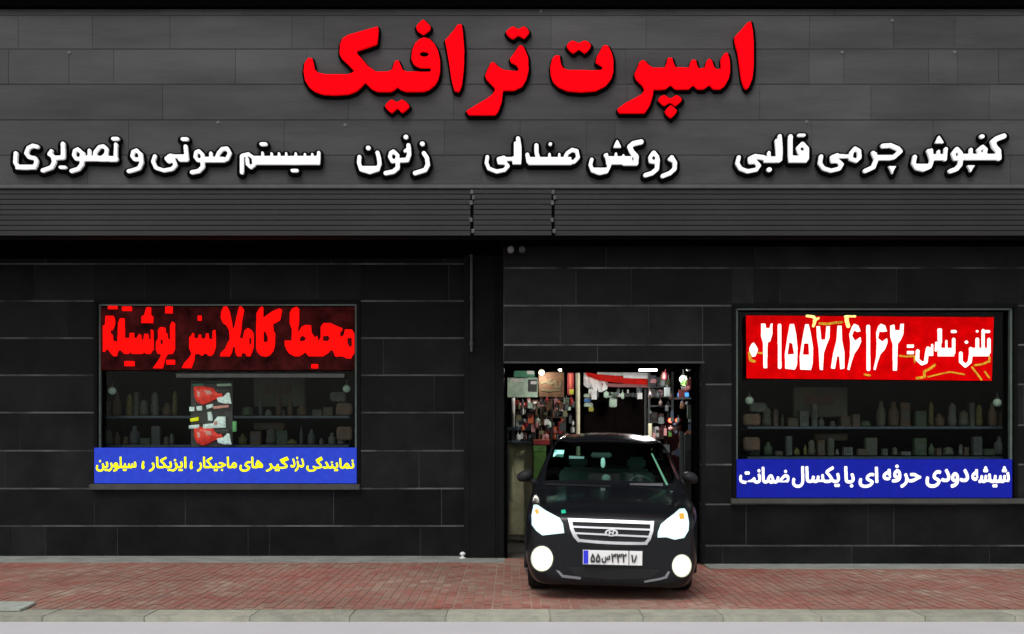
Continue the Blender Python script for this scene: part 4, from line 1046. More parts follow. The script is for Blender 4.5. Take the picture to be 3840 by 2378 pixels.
# lamps that are lit in the photo
M['tube_lit'] = mat('lit_tube', (0.9, 0.9, 0.9), emit=(1, 0.99, 1), estr=9.0)
M['globe_lit'] = mat('lit_globe', (0.8, 0.8, 0.8), emit=(1, 1, 0.93), estr=1.0)
def tube_lamp(px0, px1, py, Y, label):
    a, b = W(px0, py, Y), W(px1, py, Y)
    t = empty('tube_lamp', (a + b) / 2, label, 'lamp')
    mb = MB(); mb.tube([a, b], 0.035, 12); mb.obj('tube', M['tube_lit'], t)
    mb = MB(); mb.box(a.x - .04, b.x + .04, Y - .05, Y + .05, a.z + .04, a.z + .10); mb.box(a.x + .1, a.x + .12, Y - .01, Y + .01, a.z + .1, 3.26); mb.box(b.x - .12, b.x - .1, Y - .01, Y + .01, a.z + .1, 3.26); mb.obj('housing', M['white_card'], t)
    l = bpy.data.lights.new('tube_light', 'POINT'); l.shadow_soft_size = 0.12; l.energy = 60; l.color = (1, 0.98, 0.94)
    lo = bpy.data.objects.new('tube_light', l); COL.objects.link(lo); lo.parent = t; lo.location = (0, -0.12, -0.15)
    return t
tube_lamp(2396, 2464, 1383, 16.3, 'bright white ceiling tube lamp inside the garage, above the red and white canopy')
def globe(px, py, Y, r, label, group=None, m=None, energy=0):
    c = W(px, py, Y)
    t = empty('globe_lamp', c, label, 'lamp', group)
    mb = MB(); mb.lathe(c, [(r * math.sin(a) + .002, -r * math.cos(a)) for a in np.linspace(0, math.pi, 11)], 16); mb.obj('globe', m or M['globe_lit'], t, smooth=True)
    mb = MB(); mb.lathe(c + Vector((0, 0, r * .9)), [(r * .5, 0), (r * .45, r * .3), (r * .15, r * .5), (r * .12, r * 1.6)], 12); mb.obj('cap', M['grey_metal'], t)
    if energy:
        l = bpy.data.lights.new('globe_light', 'POINT'); l.energy = energy; l.shadow_soft_size = r; l.color = (1, 0.95, 0.85)
        lo = bpy.data.objects.new('globe_light', l); COL.objects.link(lo); lo.parent = t; lo.location = (0, -r - .05, -r)
globe(2562, 1422, 17.0, 0.062, 'glowing white globe lamp at the right of the garage over the green plant', energy=12)
globe(2031, 1397, 18.0, 0.05, 'warm glowing globe lamp at the top left corner of the brown hanging board', energy=9, m=mat('lit_warm', (.9, .8, .6), emit=(1, .82, .5), estr=1.1))
globe(2100, 1385, 18.4, 0.035, 'tiny pale globe lamp above the right end of the brown hanging board', energy=9)

pbox('notice_panel', 'pale green notice panel on the left of the garage with papers pinned on it', 'panel', (1896, 1416, 2016, 1490), 19.2, 0.06, M['pale_green'], parts=[('paper', (.12, .06, .55, .22), M['white_card'], .01), ('paper', (.70, .10, .98, .72), M['dark_metal'], .01), ('paper', (.78, .18, .97, .34), M['white_card'], .02), ('edge_strip', (0, .90, 1.0, 1.0), M['pale_green'], .03)])
pbox('green_header', 'sea green board above the pale green panel in the garage', 'board', (1926, 1391, 2006, 1414), 19.0, 0.06, M['sea_green'], parts=[('paper', (.62, .02, .95, .55), M['white_card'], .01)])
def post(name, label, px, py0, py1, Y, r, m):
    x = WX(px, Y); mb = MB(); z0 = WZ(py1, Y)
    mb.tube([(x, Y, z0), (x, Y, WZ(py0, Y))], r, 12); mb.lathe((x, Y, z0), [(r * 1.6, 0), (r * 1.6, .03)], 12)
    return tag(mb.obj(name, m, origin=(x, Y, z0), smooth=False), label, 'post')
def zpy(Y, z=0.005): return HY + F * (EYE - z) / Y
post('white_pole', 'white pole standing on the left of the garage below the pale green panel', 1925, 1492, zpy(18.6), 18.6, 0.032, M['white_card'])
post('cream_post', 'tall cream post in the middle of the garage', 2167, 1399, zpy(17.5), 17.5, 0.036, M['cream_post'])
post('short_post', 'short pale post beside the car roof in the garage', 2438, 1588, zpy(16.6), 16.6, 0.033, M['cream_post'])
post('grey_pole', 'grey pole at the right side of the garage beside the car', 2557, 1618, zpy(15.6), 15.6, 0.035, M['grey_metal'])
# brown hanging board
t = empty('hanging_board', W(2068, 1490, 18.1), 'brown wooden board hanging in the garage with faded lettering', 'board')
mb = MB(); mb.box(WX(2020, 18.1), WX(2116, 18.1), 18.1, 18.15, WZ(1490, 18.1), WZ(1396, 18.1)); mb.obj('board', M['brown_wood'], t, bevel=.01)
cm('faded_ink', (0.10, 0.08, 0.035), rough=0.7)
A_ = [S(9, 2030,1436, 2048,1430, 2064,1440, 2078,1432), S(8, 2084,1428, 2084,1452, 2098,1452, 2102,1434), S(7, 2032,1462, 2060,1466, 2100,1462), S(8, 2060,1424, 2066,1424)]
flat_word('lettering', A_, 0.6, 18.09, 0.006, M['faded_ink'], t)
mb = MB()
for px in (2030, 2108): mb.tube([(WX(px, 18.12), 18.12, WZ(1396, 18.12)), (WX(px, 18.12), 18.12, 3.26)], .008, 6)
mb.obj('hanger', M['dark_metal'], t)
pbox('vertical_sign', 'narrow red and yellow vertical sign beside the cream post', 'sign', (2128, 1398, 2152, 1482), 18.8, 0.05, M['crimson'], parts=[('top_band', (.30, .05, .62, .30), M['orange'], .01), ('middle_band', (.30, .30, .62, .68), M['orange'], .012), ('bottom_band', (.28, .74, .98, .96), M['yellow_pack'], .01)])
# red and white canopy: a sagging striped sheet with depth
t = empty('striped_canopy', W(2300, 1420, 18.6), 'red and white striped canopy slung across the back of the garage', 'canopy')
def sheet(name, top, bot, Y, dy, m, th=0.02):
    mb = MB(); n = len(top)
    for k in range(n):
        a, b = W(*top[k], Y), W(*bot[k], Y - dy)
        mb.v += [tuple(a), tuple(b), (a.x, a.y + th, a.z + th), (b.x, b.y + th, b.z + th)]
    for k in range(n - 1):
        i, j = 4 * k, 4 * k + 4
        mb.f += [(i, j, j + 1, i + 1), (i + 2, i + 3, j + 3, j + 2), (i, i + 2, j + 2, j), (i + 1, j + 1, j + 3, i + 3)]; mb.m += [0] * 4
    mb.f += [(0, 1, 3, 2), (4 * n - 4, 4 * n - 2, 4 * n - 1, 4 * n - 3)]; mb.m += [0, 0]
    return mb.obj(name, m, t)
cm('canopy_white', (0.85, 0.86, 0.85), rough=0.6, var=0.15, vscale=9); cm('canopy_red', (0.72, 0.015, 0.008), rough=0.5, var=0.25, vscale=9)
sheet('white_panel', [(2189,1402),(2205,1406),(2235,1412),(2262,1426),(2280,1438)], [(2189,1446),(2205,1456),(2230,1470),(2258,1470),(2278,1458)], 18.6, 0.25, M['canopy_white'])
sheet('top_stripe', [(2240,1400),(2310,1401),(2380,1401),(2432,1402)], [(2240,1408),(2310,1409),(2380,1411),(2432,1412)], 18.62, 0.02, M['white_card'])
sheet('red_stripe', [(2196,1400),(2240,1407),(2300,1412),(2360,1418),(2432,1426)], [(2202,1410),(2244,1426),(2300,1434),(2360,1440),(2432,1443)], 18.5, 0.06, M['canopy_red'])
sheet('pale_stripe', [(2338,1408),(2372,1408),(2432,1412)], [(2338,1417),(2372,1419),(2432,1420)], 18.45, 0.02, M['canopy_white'])
sheet('lower_stripe', [(2256,1441),(2320,1443),(2380,1443),(2432,1444)], [(2260,1450),(2320,1452),(2380,1452),(2432,1454)], 18.5, 0.04, M['rose'])
# T-shaped pale duct and the small grey shelf
t2 = empty('pale_duct', W(2300, 1526, 18.3), 'pale green T-shaped duct under the striped canopy', 'duct')
mb = MB(); Y = 18.3
mb.box(WX(2270, Y), WX(2322, Y), Y, Y + .2, WZ(1490, Y), WZ(1471, Y)); mb.obj('cross_duct', M['pale_green'], t2, bevel=.01)
mb = MB(); mb.box(WX(2288, Y), WX(2314, Y), Y + .01, Y + .19, WZ(1526, Y), WZ(1491, Y)); mb.obj('down_duct', M['pale_green'], t2, bevel=.01)
pbox('wall_shelf', 'small grey shelf to the right of the pale duct', 'shelf', (2340, 1474, 2396, 1488), 18.6, 0.25, M['grey_metal'], parts=[('bracket', (.2, -.9, .32, .0), M['white_card'], .01)])
pbox('void_block', 'tall black block standing in for the dark void across the back of the garage behind the car', 'cupboard', (2190, 1492, 2428, zpy(19.2)), 19.2, 0.6, M['void'], bevel=.02, parts=[('door', (.02, .02, .49, .98), M['void'], .02), ('door', (.51, .02, .98, .98), M['void'], .02)])  # black box put where the room only falls into darkness
# hanging packs left of the black block
for (r, m, lab) in (((2190, 1478, 2226, 1490), 'pale_green', 'pale green pack hanging topmost beside the cream post'), ((2190, 1496, 2216, 1508), 'blue_pack', 'blue pack hanging second down beside the cream post'), ((2191, 1512, 2224, 1525), 'pale_green', 'pale olive pack hanging third down beside the cream post'), ((2208, 1527, 2226, 1543), 'yellow_pack', 'yellow pack hanging lowest beside the cream post')):
    pbox('hanging_pack', lab, 'pack', r, 18.9, 0.05, M[m], bevel=.008, group='packs hanging beside the cream post', parts=[('header_card', (.1, -.12, .9, .0), M['white_card'], .005)])
# metal rack on the right
rk = empty('metal_rack', (WX(2478, 18.4), 18.6, 0.005), 'dark metal rack on the right of the garage', 'rack')
Y = 18.4
for px in (2434, 2522):
    for dy in (0, .5):
        mb = MB(); mb.box(WX(px, Y) - .02, WX(px, Y) + .02, Y + dy, Y + dy + .04, 0.005, WZ(1396, Y)); mb.obj('upright', M['dark_metal'], rk)
for py in (1448, 1484, 1520, 1580, 1640, 1720):
    mb = MB(); mb.box(WX(2436, Y), WX(2520, Y), Y + .002, Y + .53, WZ(py + 6, Y), WZ(py, Y)); mb.obj('shelf', M['dark_metal'], rk)
RY = 18.45
cm('deep_red', (0.06, 0.004, 0.006), rough=.6, var=.3, vscale=9)
rack_items = [((2438, 1408, 2462, 1447), 'navy_tin', 'navy tin on the top shelf of the metal rack'), ((2464, 1414, 2484, 1447), 'dark_metal', 'charcoal tin second from left on the top shelf of the rack'),
    ((2440, 1458, 2458, 1483), 'dark_metal', 'small charcoal box on the second shelf of the metal rack'), ((2462, 1462, 2486, 1483), 'rose', 'dusty pink box on the second shelf of the metal rack'), ((2490, 1458, 2514, 1483), 'navy_tin', 'navy box at the right of the second rack shelf'),
    ((2440, 1545, 2466, 1579), 'dark_wood', 'brown box on the rack shelf level with the black block'), ((2470, 1550, 2490, 1579), 'deep_red', 'dark red box on the rack left of the glowing red lamps'), ((2456, 1600, 2472, 1639), 'white_card', 'pale box on the rack beside the short post'), ((2478, 1595, 2512, 1639), 'deep_red', 'dark red bag on the rack beside the car roof'), ((2480, 1668, 2514, 1719), 'deep_red', 'dark red carton on the lowest rack shelf beside the windscreen')]
for r, m, lab in rack_items:
    pbox('stored_box', lab, 'box', r, RY, 0.3, M[m], parts=[('label', (.2, .3, .8, .6), M['dark_metal'], .004)])
# olive bottle on the rack
def bottle(px, py0, py1, Y, r, m, label):
    z0, z1 = WZ(py1, Y), WZ(py0, Y); h = z1 - z0; x = WX(px, Y)
    t = empty('bottle', (x, Y, z0), label, 'bottle')
    mb = MB(); mb.lathe((x, Y, z0), [(r * .9, 0), (r, .02), (r, h * .62), (r * .45, h * .78), (r * .4, h * .9)], 16); mb.obj('bottle_body', m, t, smooth=True)
    mb = MB(); mb.lathe((x, Y, z0 + h * .9), [(r * .5, 0.001), (r * .5, h * .1)], 12); mb.obj('cap', M['white_card'], t)
bottle(2503, 1408, 1447, 18.6, 0.06, M['olive'], 'olive bottle on the top shelf of the metal rack')
bottle(2046, 1500, 1560, 18.2, 0.045, M['olive'], 'tall olive bottle standing on the brown stand in the garage')
# plant and blue box on a bracket at the right
t = empty('potted_plant', W(2570, 1470, 16.9), 'small green plant in a pot under the glowing globe lamp', 'plant')
mb = MB(); c = W(2569, 1468, 16.9); mb.lathe(c, [(.05, 0), (.07, .08), (.075, .09)], 14); mb.obj('pot', M['grey_metal'], t)
mb = MB()
for k in range(46):
    a, e, l = random.uniform(0, 6.28), random.uniform(.2, 1.4), random.uniform(.06, .13)
    d = Vector((math.cos(a) * math.cos(e), math.sin(a) * math.cos(e), math.sin(e))); sdv = d.cross(Vector((0, 0, 1))).normalized() * .018
    b = c + Vector((0, 0, .08)) + d * random.uniform(0, .05)
    mb.face([b, b + d * l * .5 + sdv, b + d * l, b + d * l * .5 - sdv])
mb.obj('foliage', M['leaf_green'], t, recalc=False)
pbox('blue_box', 'bright blue box on the wall bracket under the green plant', 'box', (2547, 1471, 2586, 1489), 16.9, 0.2, cm('bright_blue', (0.06, 0.30, 0.70), rough=.5), parts=[('lid', (0, -.18, 1, .0), M['slate_blue'], .004)])
pbox('wall_bracket', 'dark bracket shelf carrying the blue box at the right of the garage', 'shelf', (2530, 1491, 2606, 1497), 16.9, 0.25, M['dark_metal'])
pbox('small_white_box', 'small white electrical box high up at the right inside the garage', 'box', (2576, 1373, 2592, 1391), 15.2, 0.08, M['pale_green'], parts=[('cover', (.1, .1, .9, .6), M['white_card'], .01)])
M['red_lit'] = mat('lit_red_lamp', (.8, .05, .02), emit=(1.0, .22, .10), estr=1.8)
for px, lab in ((2514, 'left one of two glowing red lamps beside the metal rack'), (2541, 'right one of two glowing red lamps beside the metal rack')):
    c = W(px, 1577, 17.6)
    t = empty('red_lamp', c, lab, 'lamp', 'glowing red lamps in the garage')
    mb = MB(); mb.lathe(c, [(.012, .05), (.034, .03), (.036, 0), (.03, -.02)], 14, axis='-y'); mb.obj('lens', M['red_lit'], t, smooth=True)
    mb = MB(); mb.lathe(c, [(.048, -.06), (.050, -.005), (.046, 0)], 14, axis='-y'); mb.obj('housing', M['crimson'], t)
pbox('lamp_stand', 'dark red cabinet under the two glowing red lamps', 'cabinet', (2500, 1590, 2556, zpy(17.65)), 17.65, 0.35, cm('maroon', (.014, .003, .004), rough=.8, spec=0.05), parts=[('door', (.06, .03, .94, .97), M['maroon'], .012)])
pbox('lamp_shelf', 'dark ledge behind the two glowing red lamps', 'ledge', (2498, 1570, 2558, 1586), 17.67, 0.2, M['maroon'])
pbox('grey_green_board', 'grey green board leaning at the right edge of the garage opening', 'board', (2578, 1516, 2612, 1572), 15.4, 0.04, cm('grey_green', (.09, .13, .09), rough=.7, var=.3, vscale=6), parts=[('frame', (0, 0, 1, .06), M['dark_metal'], .008)])
pbox('grey_cabinet', 'narrow grey cabinet at the right inside the garage opening', 'cabinet', (2568, 1628, 2606, zpy(15.9)), 15.9, 0.4, cm('cab_grey', (.035, .036, .032), rough=.6, var=.4, vscale=5), parts=[('drawer', (.08, .02, .92, .14), M['grey_metal'], .01), ('drawer', (.08, .16, .92, .28), M['cab_grey'], .01), ('drawer', (.08, .30, .92, .44), M['cab_grey'], .01)])
# left side clutter on a bench
bn = empty('work_bench', (WX(1958, 18.0), 18.2, 0.005), 'slate blue work bench on the left side of the garage', 'bench')
Y = 17.9
mb = MB(); mb.box(WX(1895, Y), WX(2012, Y), Y, Y + .7, WZ(1614, Y), WZ(1602, Y)); mb.obj('bench_top', M['slate_blue'], bn, bevel=.008)
mb = MB(); mb.box(WX(1897, Y), WX(2010, Y), Y + .03, Y + .6, WZ(1662, Y), WZ(1652, Y)); mb.obj('lower_shelf', M['slate_blue'], bn, bevel=.006)
for px in (1902, 2004):
    for dy in (.04, .6):
        mb = MB(); x = WX(px, Y); mb.box(x - .025, x + .025, Y + dy, Y + dy + .05, .005, WZ(1614.5, Y)); mb.obj('leg', M['dark_metal'], bn)
for r, m, lab in (((1934, 1571, 1974, 1601), 'white_card', 'white box on the left of the work bench beside the white pole'), ((1976, 1552, 2000, 1601), 'dark_metal', 'charcoal box on the work bench right of the white box'), ((2003, 1560, 2017, 1601), 'slate_blue', 'narrow pale blue carton at the right end of the work bench'),
                  ((1940, 1508, 1974, 1526), 'crimson', 'crimson box on the wall shelf above the work bench'), ((1976, 1494, 1990, 1526), 'rose', 'pinkish box beside the crimson box on the wall shelf'), ((1994, 1500, 2018, 1526), 'brown_wood', 'brown carton at the right of the wall shelf'),
                  ((1950, 1534, 1972, 1550), 'white_card', 'small white tin on the second wall shelf above the bench'), ((1978, 1533, 2008, 1550), 'dark_wood', 'dark brown box on the second wall shelf above the bench'),
                  ((1956, 1622, 1976, 1651), 'rose', 'pink parcel on the lower shelf of the work bench'), ((1982, 1630, 2004, 1651), 'slate_blue', 'blue tub on the lower shelf of the work bench')):
    pbox('stored_box', lab, 'box', r, 18.15, 0.25, M[m], parts=[('label', (.25, .25, .8, .55), M['white_card'] if m != 'white_card' else M['grey_metal'], .004)])
pbox('wall_shelf', 'pale upper wall shelf above the work bench carrying the crimson box', 'shelf', (1930, 1527, 2022, 1532), 18.1, 0.3, M['grey_metal'])
pbox('wall_shelf', 'dark lower wall shelf above the work bench carrying the white tin', 'shelf', (1930, 1551, 2022, 1556), 18.1, 0.3, M['dark_metal'])
# brown stand
st = empty('brown_stand', (WX(2070, 18.2), 18.3, .005), 'dark brown wooden stand behind the car with bottles and boxes', 'stand')
Y = 18.15
for px in (2029, 2068, 2118):
    mb = MB(); x = WX(px, Y); mb.box(x - .02, x + .02, Y - .03, Y + .35, .005, WZ(1492, Y)); mb.obj('upright', M['dark_wood'], st)
for py in (1494, 1562, 1628):
    for a, b in ((2033, 2064), (2072, 2114)):
        mb = MB(); mb.box(WX(a, Y), WX(b, Y), Y - .02, Y + .34, WZ(py + 5, Y), WZ(py, Y)); mb.obj('shelf', M['dark_wood'], st)
for r, m, lab in (((2076, 1508, 2096, 1560), 'grey_metal', 'grey green box on the top of the brown stand'), ((2098, 1524, 2114, 1543), 'white_card', 'small pale box hung on the right of the brown stand'), ((2044, 1592, 2062, 1626), 'crimson', 'red bag on the left middle shelf of the brown stand'), ((2074, 1600, 2090, 1626), 'orange', 'orange red bag on the right middle shelf of the brown stand'), ((2092, 1580, 2112, 1626), 'crimson', 'tall red bag at the right of the brown stand')):
    pbox('stored_box', lab, 'box', r, 18.14, 0.2, M[m], parts=[('label', (.2, .4, .8, .7), M['rose'], .004)])
# crates near the car
pbox('red_crate', 'red crate stacked on the green crate beside the car roof', 'crate', (2000, 1648, 2062, 1669), 16.9, 0.4, M['crimson'], parts=[('rim', (-.01, 0, 1.01, .2), M['orange'], .01)])
pbox('green_crate', 'green crate under the red crate beside the car', 'crate', (2000, 1671, 2048, zpy(16.9)), 16.9, 0.4, M['grass_crate'], parts=[('rim', (-.01, 0, 1.01, .06), M['leaf_green'], .01)])
pbox('plywood_sheet', 'tall khaki plywood sheet leaning behind the car door mirror', 'sheet', (1898, 1662, 1996, zpy(18.45)), 18.45, 0.05, M['khaki'], parts=[('batten', (.14, .05, .30, .62), M['khaki_l'], .03), ('rail', (.34, .30, .9, .34), M['khaki_l'], .02)])

# ------------------------------------------------------------------ goods behind the two windows
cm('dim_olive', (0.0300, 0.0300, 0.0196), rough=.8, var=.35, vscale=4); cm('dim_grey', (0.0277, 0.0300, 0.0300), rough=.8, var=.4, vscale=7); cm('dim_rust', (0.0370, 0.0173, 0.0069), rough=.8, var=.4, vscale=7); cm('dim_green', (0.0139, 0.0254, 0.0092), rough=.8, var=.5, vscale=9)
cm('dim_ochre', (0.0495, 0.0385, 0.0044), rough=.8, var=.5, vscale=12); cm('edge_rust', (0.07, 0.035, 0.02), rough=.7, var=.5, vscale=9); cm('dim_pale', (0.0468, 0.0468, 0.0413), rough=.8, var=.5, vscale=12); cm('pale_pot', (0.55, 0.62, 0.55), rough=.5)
def bay(Y, f, side):
    """f maps a fraction across the glass to a pixel; the two windows mirror each other"""
    Yb = Y + 0.55
    for k, (py) in enumerate((1560, 1668) if side == 'left' else (1600, 1712)):
        a, b = sorted((f(.02), f(.98)))
        mb = MB(); mb.box(WX(a, Yb), WX(b, Yb), Yb - .12, Yb + .3, WZ(py + 9, Yb), WZ(py, Yb))
        tag(mb.obj('display_shelf', M['navy_tin'], bevel=.004, origin=(WX((a + b) / 2, Yb), Yb, WZ(py + 9, Yb))), '%s dim grey shelf across the dark %s window' % ('upper' if k == 0 else 'lower', side), 'shelf')
    u = 0 if side == 'left' else 40
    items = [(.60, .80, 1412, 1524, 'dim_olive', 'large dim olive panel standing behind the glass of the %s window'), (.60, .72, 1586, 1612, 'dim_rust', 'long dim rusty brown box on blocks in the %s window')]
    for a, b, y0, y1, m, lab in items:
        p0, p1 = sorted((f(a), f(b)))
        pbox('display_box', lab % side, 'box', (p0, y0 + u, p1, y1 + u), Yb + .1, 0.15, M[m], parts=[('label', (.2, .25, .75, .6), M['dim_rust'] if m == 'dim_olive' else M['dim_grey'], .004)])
    lab = 'small dim goods crowded on the shelves behind the glass of the %s window' % side
    rnd = random.Random(3)
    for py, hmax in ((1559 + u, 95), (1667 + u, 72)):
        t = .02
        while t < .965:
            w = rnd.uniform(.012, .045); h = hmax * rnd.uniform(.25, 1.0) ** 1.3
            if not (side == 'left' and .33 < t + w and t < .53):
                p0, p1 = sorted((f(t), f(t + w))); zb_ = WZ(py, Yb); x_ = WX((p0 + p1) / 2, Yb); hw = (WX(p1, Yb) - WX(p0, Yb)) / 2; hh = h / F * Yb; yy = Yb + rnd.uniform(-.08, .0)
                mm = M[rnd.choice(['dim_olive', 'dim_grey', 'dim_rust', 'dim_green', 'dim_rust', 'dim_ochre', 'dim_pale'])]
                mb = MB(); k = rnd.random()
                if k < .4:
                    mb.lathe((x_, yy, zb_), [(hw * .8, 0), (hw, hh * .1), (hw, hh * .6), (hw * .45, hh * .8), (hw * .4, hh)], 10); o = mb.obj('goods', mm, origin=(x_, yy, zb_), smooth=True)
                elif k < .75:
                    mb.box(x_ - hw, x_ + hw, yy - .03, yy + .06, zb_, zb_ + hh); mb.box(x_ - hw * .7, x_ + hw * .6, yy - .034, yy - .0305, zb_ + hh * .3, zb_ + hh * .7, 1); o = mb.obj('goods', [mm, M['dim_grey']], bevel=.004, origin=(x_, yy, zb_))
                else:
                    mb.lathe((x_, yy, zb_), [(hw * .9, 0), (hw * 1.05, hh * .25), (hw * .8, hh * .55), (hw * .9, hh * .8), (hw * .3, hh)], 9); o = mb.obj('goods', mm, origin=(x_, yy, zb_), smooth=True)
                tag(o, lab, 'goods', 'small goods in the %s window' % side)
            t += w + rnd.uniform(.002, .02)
    for a, b, y0, y1, m, lab in ((.925, .985, 1512, 1556, 'edge_rust', 'reddish brown pack at the inner edge of the upper shelf in the %s window'), (.90, .96, 1470, 1505, 'dim_pale', 'pale greyish cloth bundle at the inner edge of the %s window'), (.925, .985, 1600, 1650, 'edge_rust', 'reddish brown pack at the inner edge of the lower shelf in the %s window')):
        p0, p1 = sorted((f(a), f(b))); pbox('display_pack', lab % side, 'pack', (p0, y0 + u, p1, y1 + u), Yb - .14, 0.1, M[m], bevel=.02)
    for fr, py, lab in ((.045, 1466, 'small pale round lamp reflection near the outer side of the %s window'), (.965, 1458, 'small pale round lamp reflection near the inner side of the %s window')):
        globe(f(fr), py + u + (4 if side == 'right' else 0), Yb - .1, 0.055, lab % side, m=M['lamp_reflection'])  # globes stand in for lamp reflections in the glass
M['lamp_reflection'] = mat('lamp_reflection_glow', (.3, .36, .3), emit=(.55, .72, .6), estr=.05)
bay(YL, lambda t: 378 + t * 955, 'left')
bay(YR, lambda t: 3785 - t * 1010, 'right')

# red and silver packets hanging in the middle of the left window
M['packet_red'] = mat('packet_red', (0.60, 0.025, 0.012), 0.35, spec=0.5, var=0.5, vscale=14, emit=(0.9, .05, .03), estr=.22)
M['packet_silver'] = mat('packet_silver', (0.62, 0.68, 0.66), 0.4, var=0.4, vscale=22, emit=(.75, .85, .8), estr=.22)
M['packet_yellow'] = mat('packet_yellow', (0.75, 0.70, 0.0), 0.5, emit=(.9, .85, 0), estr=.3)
M['packet_dark'] = mat('packet_dark', (0.06, 0.05, 0.05), 0.5, var=0.4, vscale=14)
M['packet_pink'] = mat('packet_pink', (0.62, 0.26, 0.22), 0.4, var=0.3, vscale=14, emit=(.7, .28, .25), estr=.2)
Yk = YL + 0.32
rackp = empty('packet_hanger', W(790, 1440, Yk + .06), 'thin dark hanger board behind the red and silver packets in the left window', 'hanger')
mb = MB(); mb.box(WX(712, Yk), WX(868, Yk), Yk + .05, Yk + .07, WZ(1676, Yk), WZ(1428, Yk)); mb.obj('back_board', M['packet_dark'], rackp)
mb = MB(); mb.box(WX(716, Yk), WX(866, Yk), Yk + .02, Yk + .049, WZ(1440, Yk), WZ(1430, Yk)); mb.obj('top_rail', M['dim_green'], rackp)
def puff(name, poly, Y, h, m, parent):
    """pillow-shaped packet from a photo outline"""
    c = (sum(p[0] for p in poly) / len(poly), sum(p[1] for p in poly) / len(poly)); mb = MB(); n = len(poly)
    rings = []
    for s, d in ((1, 0.02), (1.0, 0), (.85, -.55 * h), (.5, -.9 * h)):
        i = len(mb.v); rings.append(i)
        mb.v += [tuple(W(c[0] + (x - c[0]) * s, c[1] + (y - c[1]) * s, Y) + Vector((0, d, 0))) for x, y in poly]
    for a, b in zip(rings[:-1], rings[1:]):
        for k in range(n): mb.f.append((a + k, a + (k + 1) % n, b + (k + 1) % n, b + k)); mb.m.append(0)
    i = len(mb.v); mb.v.append(tuple(W(*c, Y) + Vector((0, -h, 0))))
    for k in range(n): mb.f.append((rings[-1] + k, rings[-1] + (k + 1) % n, i)); mb.m.append(0)
    mb.f.append(tuple(range(n))); mb.m.append(0)
    return mb.obj(name, m, parent, smooth=True)
def packet(dy, label, extra):
    t = empty('red_packet', W(770, 1545 + dy, Yk), label, 'packet')
    puff('packet_body', [(726,1452+dy),(745,1446+dy),(800,1456+dy),(822,1470+dy),(826,1490+dy),(800,1500+dy),(778,1512+dy),(760,1518+dy),(738,1508+dy),(728,1485+dy)], Yk, .05, M['packet_red'], t)
    puff('highlight_panel', [(738,1466+dy),(752,1463+dy),(758,1482+dy),(752,1494+dy),(741,1488+dy)], Yk - .035, .012, M['packet_pink'], t)
    puff('silver_strip', [(812,1492+dy),(838,1487+dy),(852,1472+dy),(860,1474+dy),(864,1500+dy),(868,1514+dy),(842,1514+dy),(818,1508+dy)], Yk - .03, .02, M['packet_silver'], t)
    puff('dark_strip', [(800,1460+dy),(858,1456+dy),(860,1468+dy),(836,1478+dy),(812,1474+dy)], Yk - .02, .012, M['packet_dark'], t)
    puff('red_strip', [(806,1478+dy),(830,1474+dy),(834,1486+dy),(812,1490+dy)], Yk - .03, .012, M['packet_red'], t)
    puff('pink_strip', [(764,1462+dy),(790,1464+dy),(796,1478+dy),(776,1484+dy)], Yk - .04, .012, M['packet_pink'], t)
    if extra:
        puff('green_strip', [(722,1440),(760,1438),(764,1446),(724,1450)], Yk - .02, .01, M['sea_green'], t)
        puff('green_strip', [(812,1440),(866,1438),(868,1447),(814,1449)], Yk - .02, .01, M['pale_green'], t)
        puff('silver_strip', [(772,1520+dy),(796,1514+dy),(800,1526+dy),(776,1534+dy)], Yk - .03, .015, M['packet_silver'], t)
        puff('silver_strip', [(710,1526+dy),(728,1526+dy),(728,1542+dy),(710,1542+dy)], Yk - .03, .015, M['packet_silver'], t)
        puff('silver_strip', [(736,1524+dy),(756,1522+dy),(757,1540+dy),(738,1540+dy)], Yk - .03, .015, M['packet_silver'], t)
        puff('pink_strip', [(800,1524+dy),(856,1519+dy),(856,1528+dy),(800,1534+dy)], Yk - .03, .015, M['packet_pink'], t)
packet(0, 'upper red and silver packet hanging in the left window', True)
packet(153, 'lower red and silver packet hanging just above the bright blue sign', False)
def small_pack(name, label, poly, m, extra=()):
    t = empty(name, W(*poly[0], Yk), label, 'packet'); puff('packet_body', poly, Yk - .02, .03, m, t)
    for nm, pl_, mm in extra: puff(nm, pl_, Yk - .055, .012, mm, t)
small_pack('white_packet', 'white and pale green packet between the two red packets', [(806,1574),(816,1562),(844,1562),(846,1604),(800,1606),(760,1608),(762,1592),(800,1588)], M['packet_silver'], [('pink_spot', [(802,1582),(814,1580),(815,1592),(803,1594)], M['packet_pink'])])
small_pack('yellow_tag', 'bright yellow tag at the left between the two red packets', [(712,1570),(744,1564),(744,1578),(714,1582)], M['packet_yellow'])
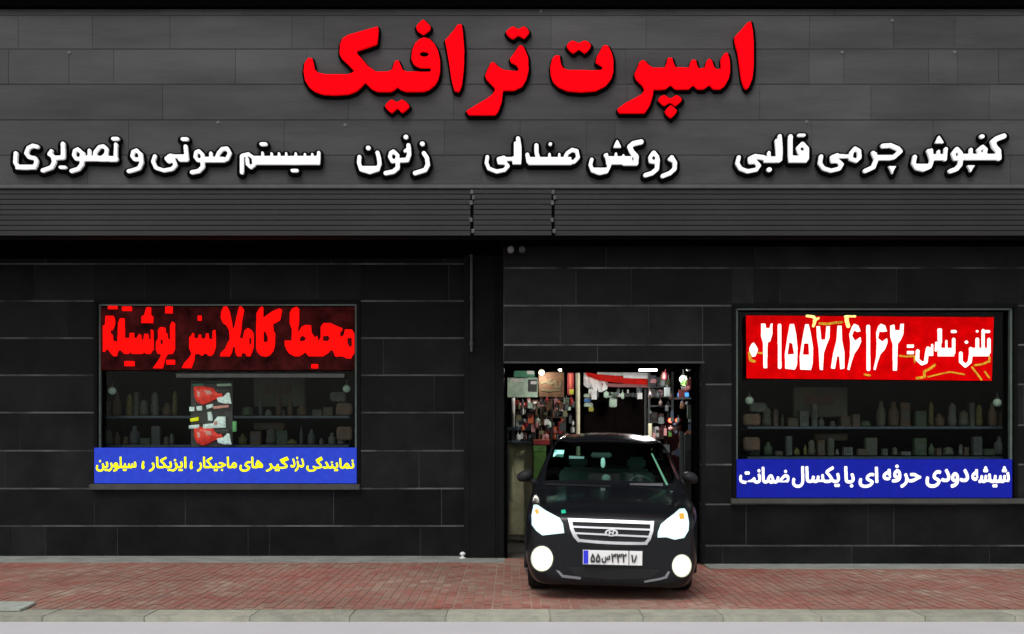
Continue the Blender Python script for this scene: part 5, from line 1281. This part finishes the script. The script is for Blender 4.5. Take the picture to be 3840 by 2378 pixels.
small_pack('white_strip', 'white strip across the top of the lower red packet', [(708,1596),(746,1592),(746,1606),(708,1608)], M['packet_silver'])
small_pack('silver_bottle', 'slim silver bottle between the red packets', [(778,1546),(790,1544),(796,1560),(796,1578),(780,1578)], M['packet_silver'])
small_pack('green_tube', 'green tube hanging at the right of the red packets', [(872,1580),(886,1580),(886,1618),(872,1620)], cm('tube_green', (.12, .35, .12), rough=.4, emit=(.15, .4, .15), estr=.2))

# small goods hanging on both sides of the garage
gr_ = random.Random(11)
def hang(label, group, x0, x1, y0, y1, n, mats, Ya, Yb_):
    for k in range(n):
        px, py, Y = gr_.uniform(x0, x1), gr_.uniform(y0, y1), gr_.uniform(Ya, Yb_)
        c = W(px, py, Y); w, h = gr_.uniform(.018, .05), gr_.uniform(.03, .075)
        mb = MB(); kk = gr_.random()
        if kk < .5: mb.lathe(c, [(w * .5, -h), (w, -h * .7), (w * .95, h * .5), (w * .4, h * .8), (.006, h)], 10)
        else:
            mb.box(c.x - w, c.x + w, Y - .02, Y + .02, c.z - h, c.z + h * .9)
        mb.tube([(c.x, Y, c.z + h * .85), (c.x, Y, c.z + h * 1.5)], .004, 5)
        tag(mb.obj('hanging_goods', M[gr_.choice(mats)], origin=(c.x, Y, c.z), smooth=kk < .5), label, 'goods', group)
hang('small goods hanging close together on the left of the garage', 'goods hanging on the left of the garage', 1938, 2150, 1500, 1645, 64, ['white_card', 'crimson', 'brown_wood', 'grey_metal', 'rose', 'slate_blue', 'dark_wood', 'olive', 'orange', 'dark_metal', 'pale_green', 'brown_wood'], 17.55, 17.85)
hang('small dim goods hanging on the right of the garage', 'goods hanging on the right of the garage', 2436, 2600, 1405, 1700, 56, ['dark_metal', 'navy_tin', 'deep_red', 'dark_wood', 'grey_metal', 'deep_red', 'navy_tin', 'leaf_green', 'brown_wood', 'grey_metal', 'rose'], 16.2, 17.5)
hang('small goods hanging under the striped canopy in front of the black void block', 'goods hanging under the striped canopy', 2194, 2420, 1462, 1490, 16, ['white_card', 'dark_metal', 'grey_metal', 'navy_tin', 'pale_green'], 18.0, 18.3)
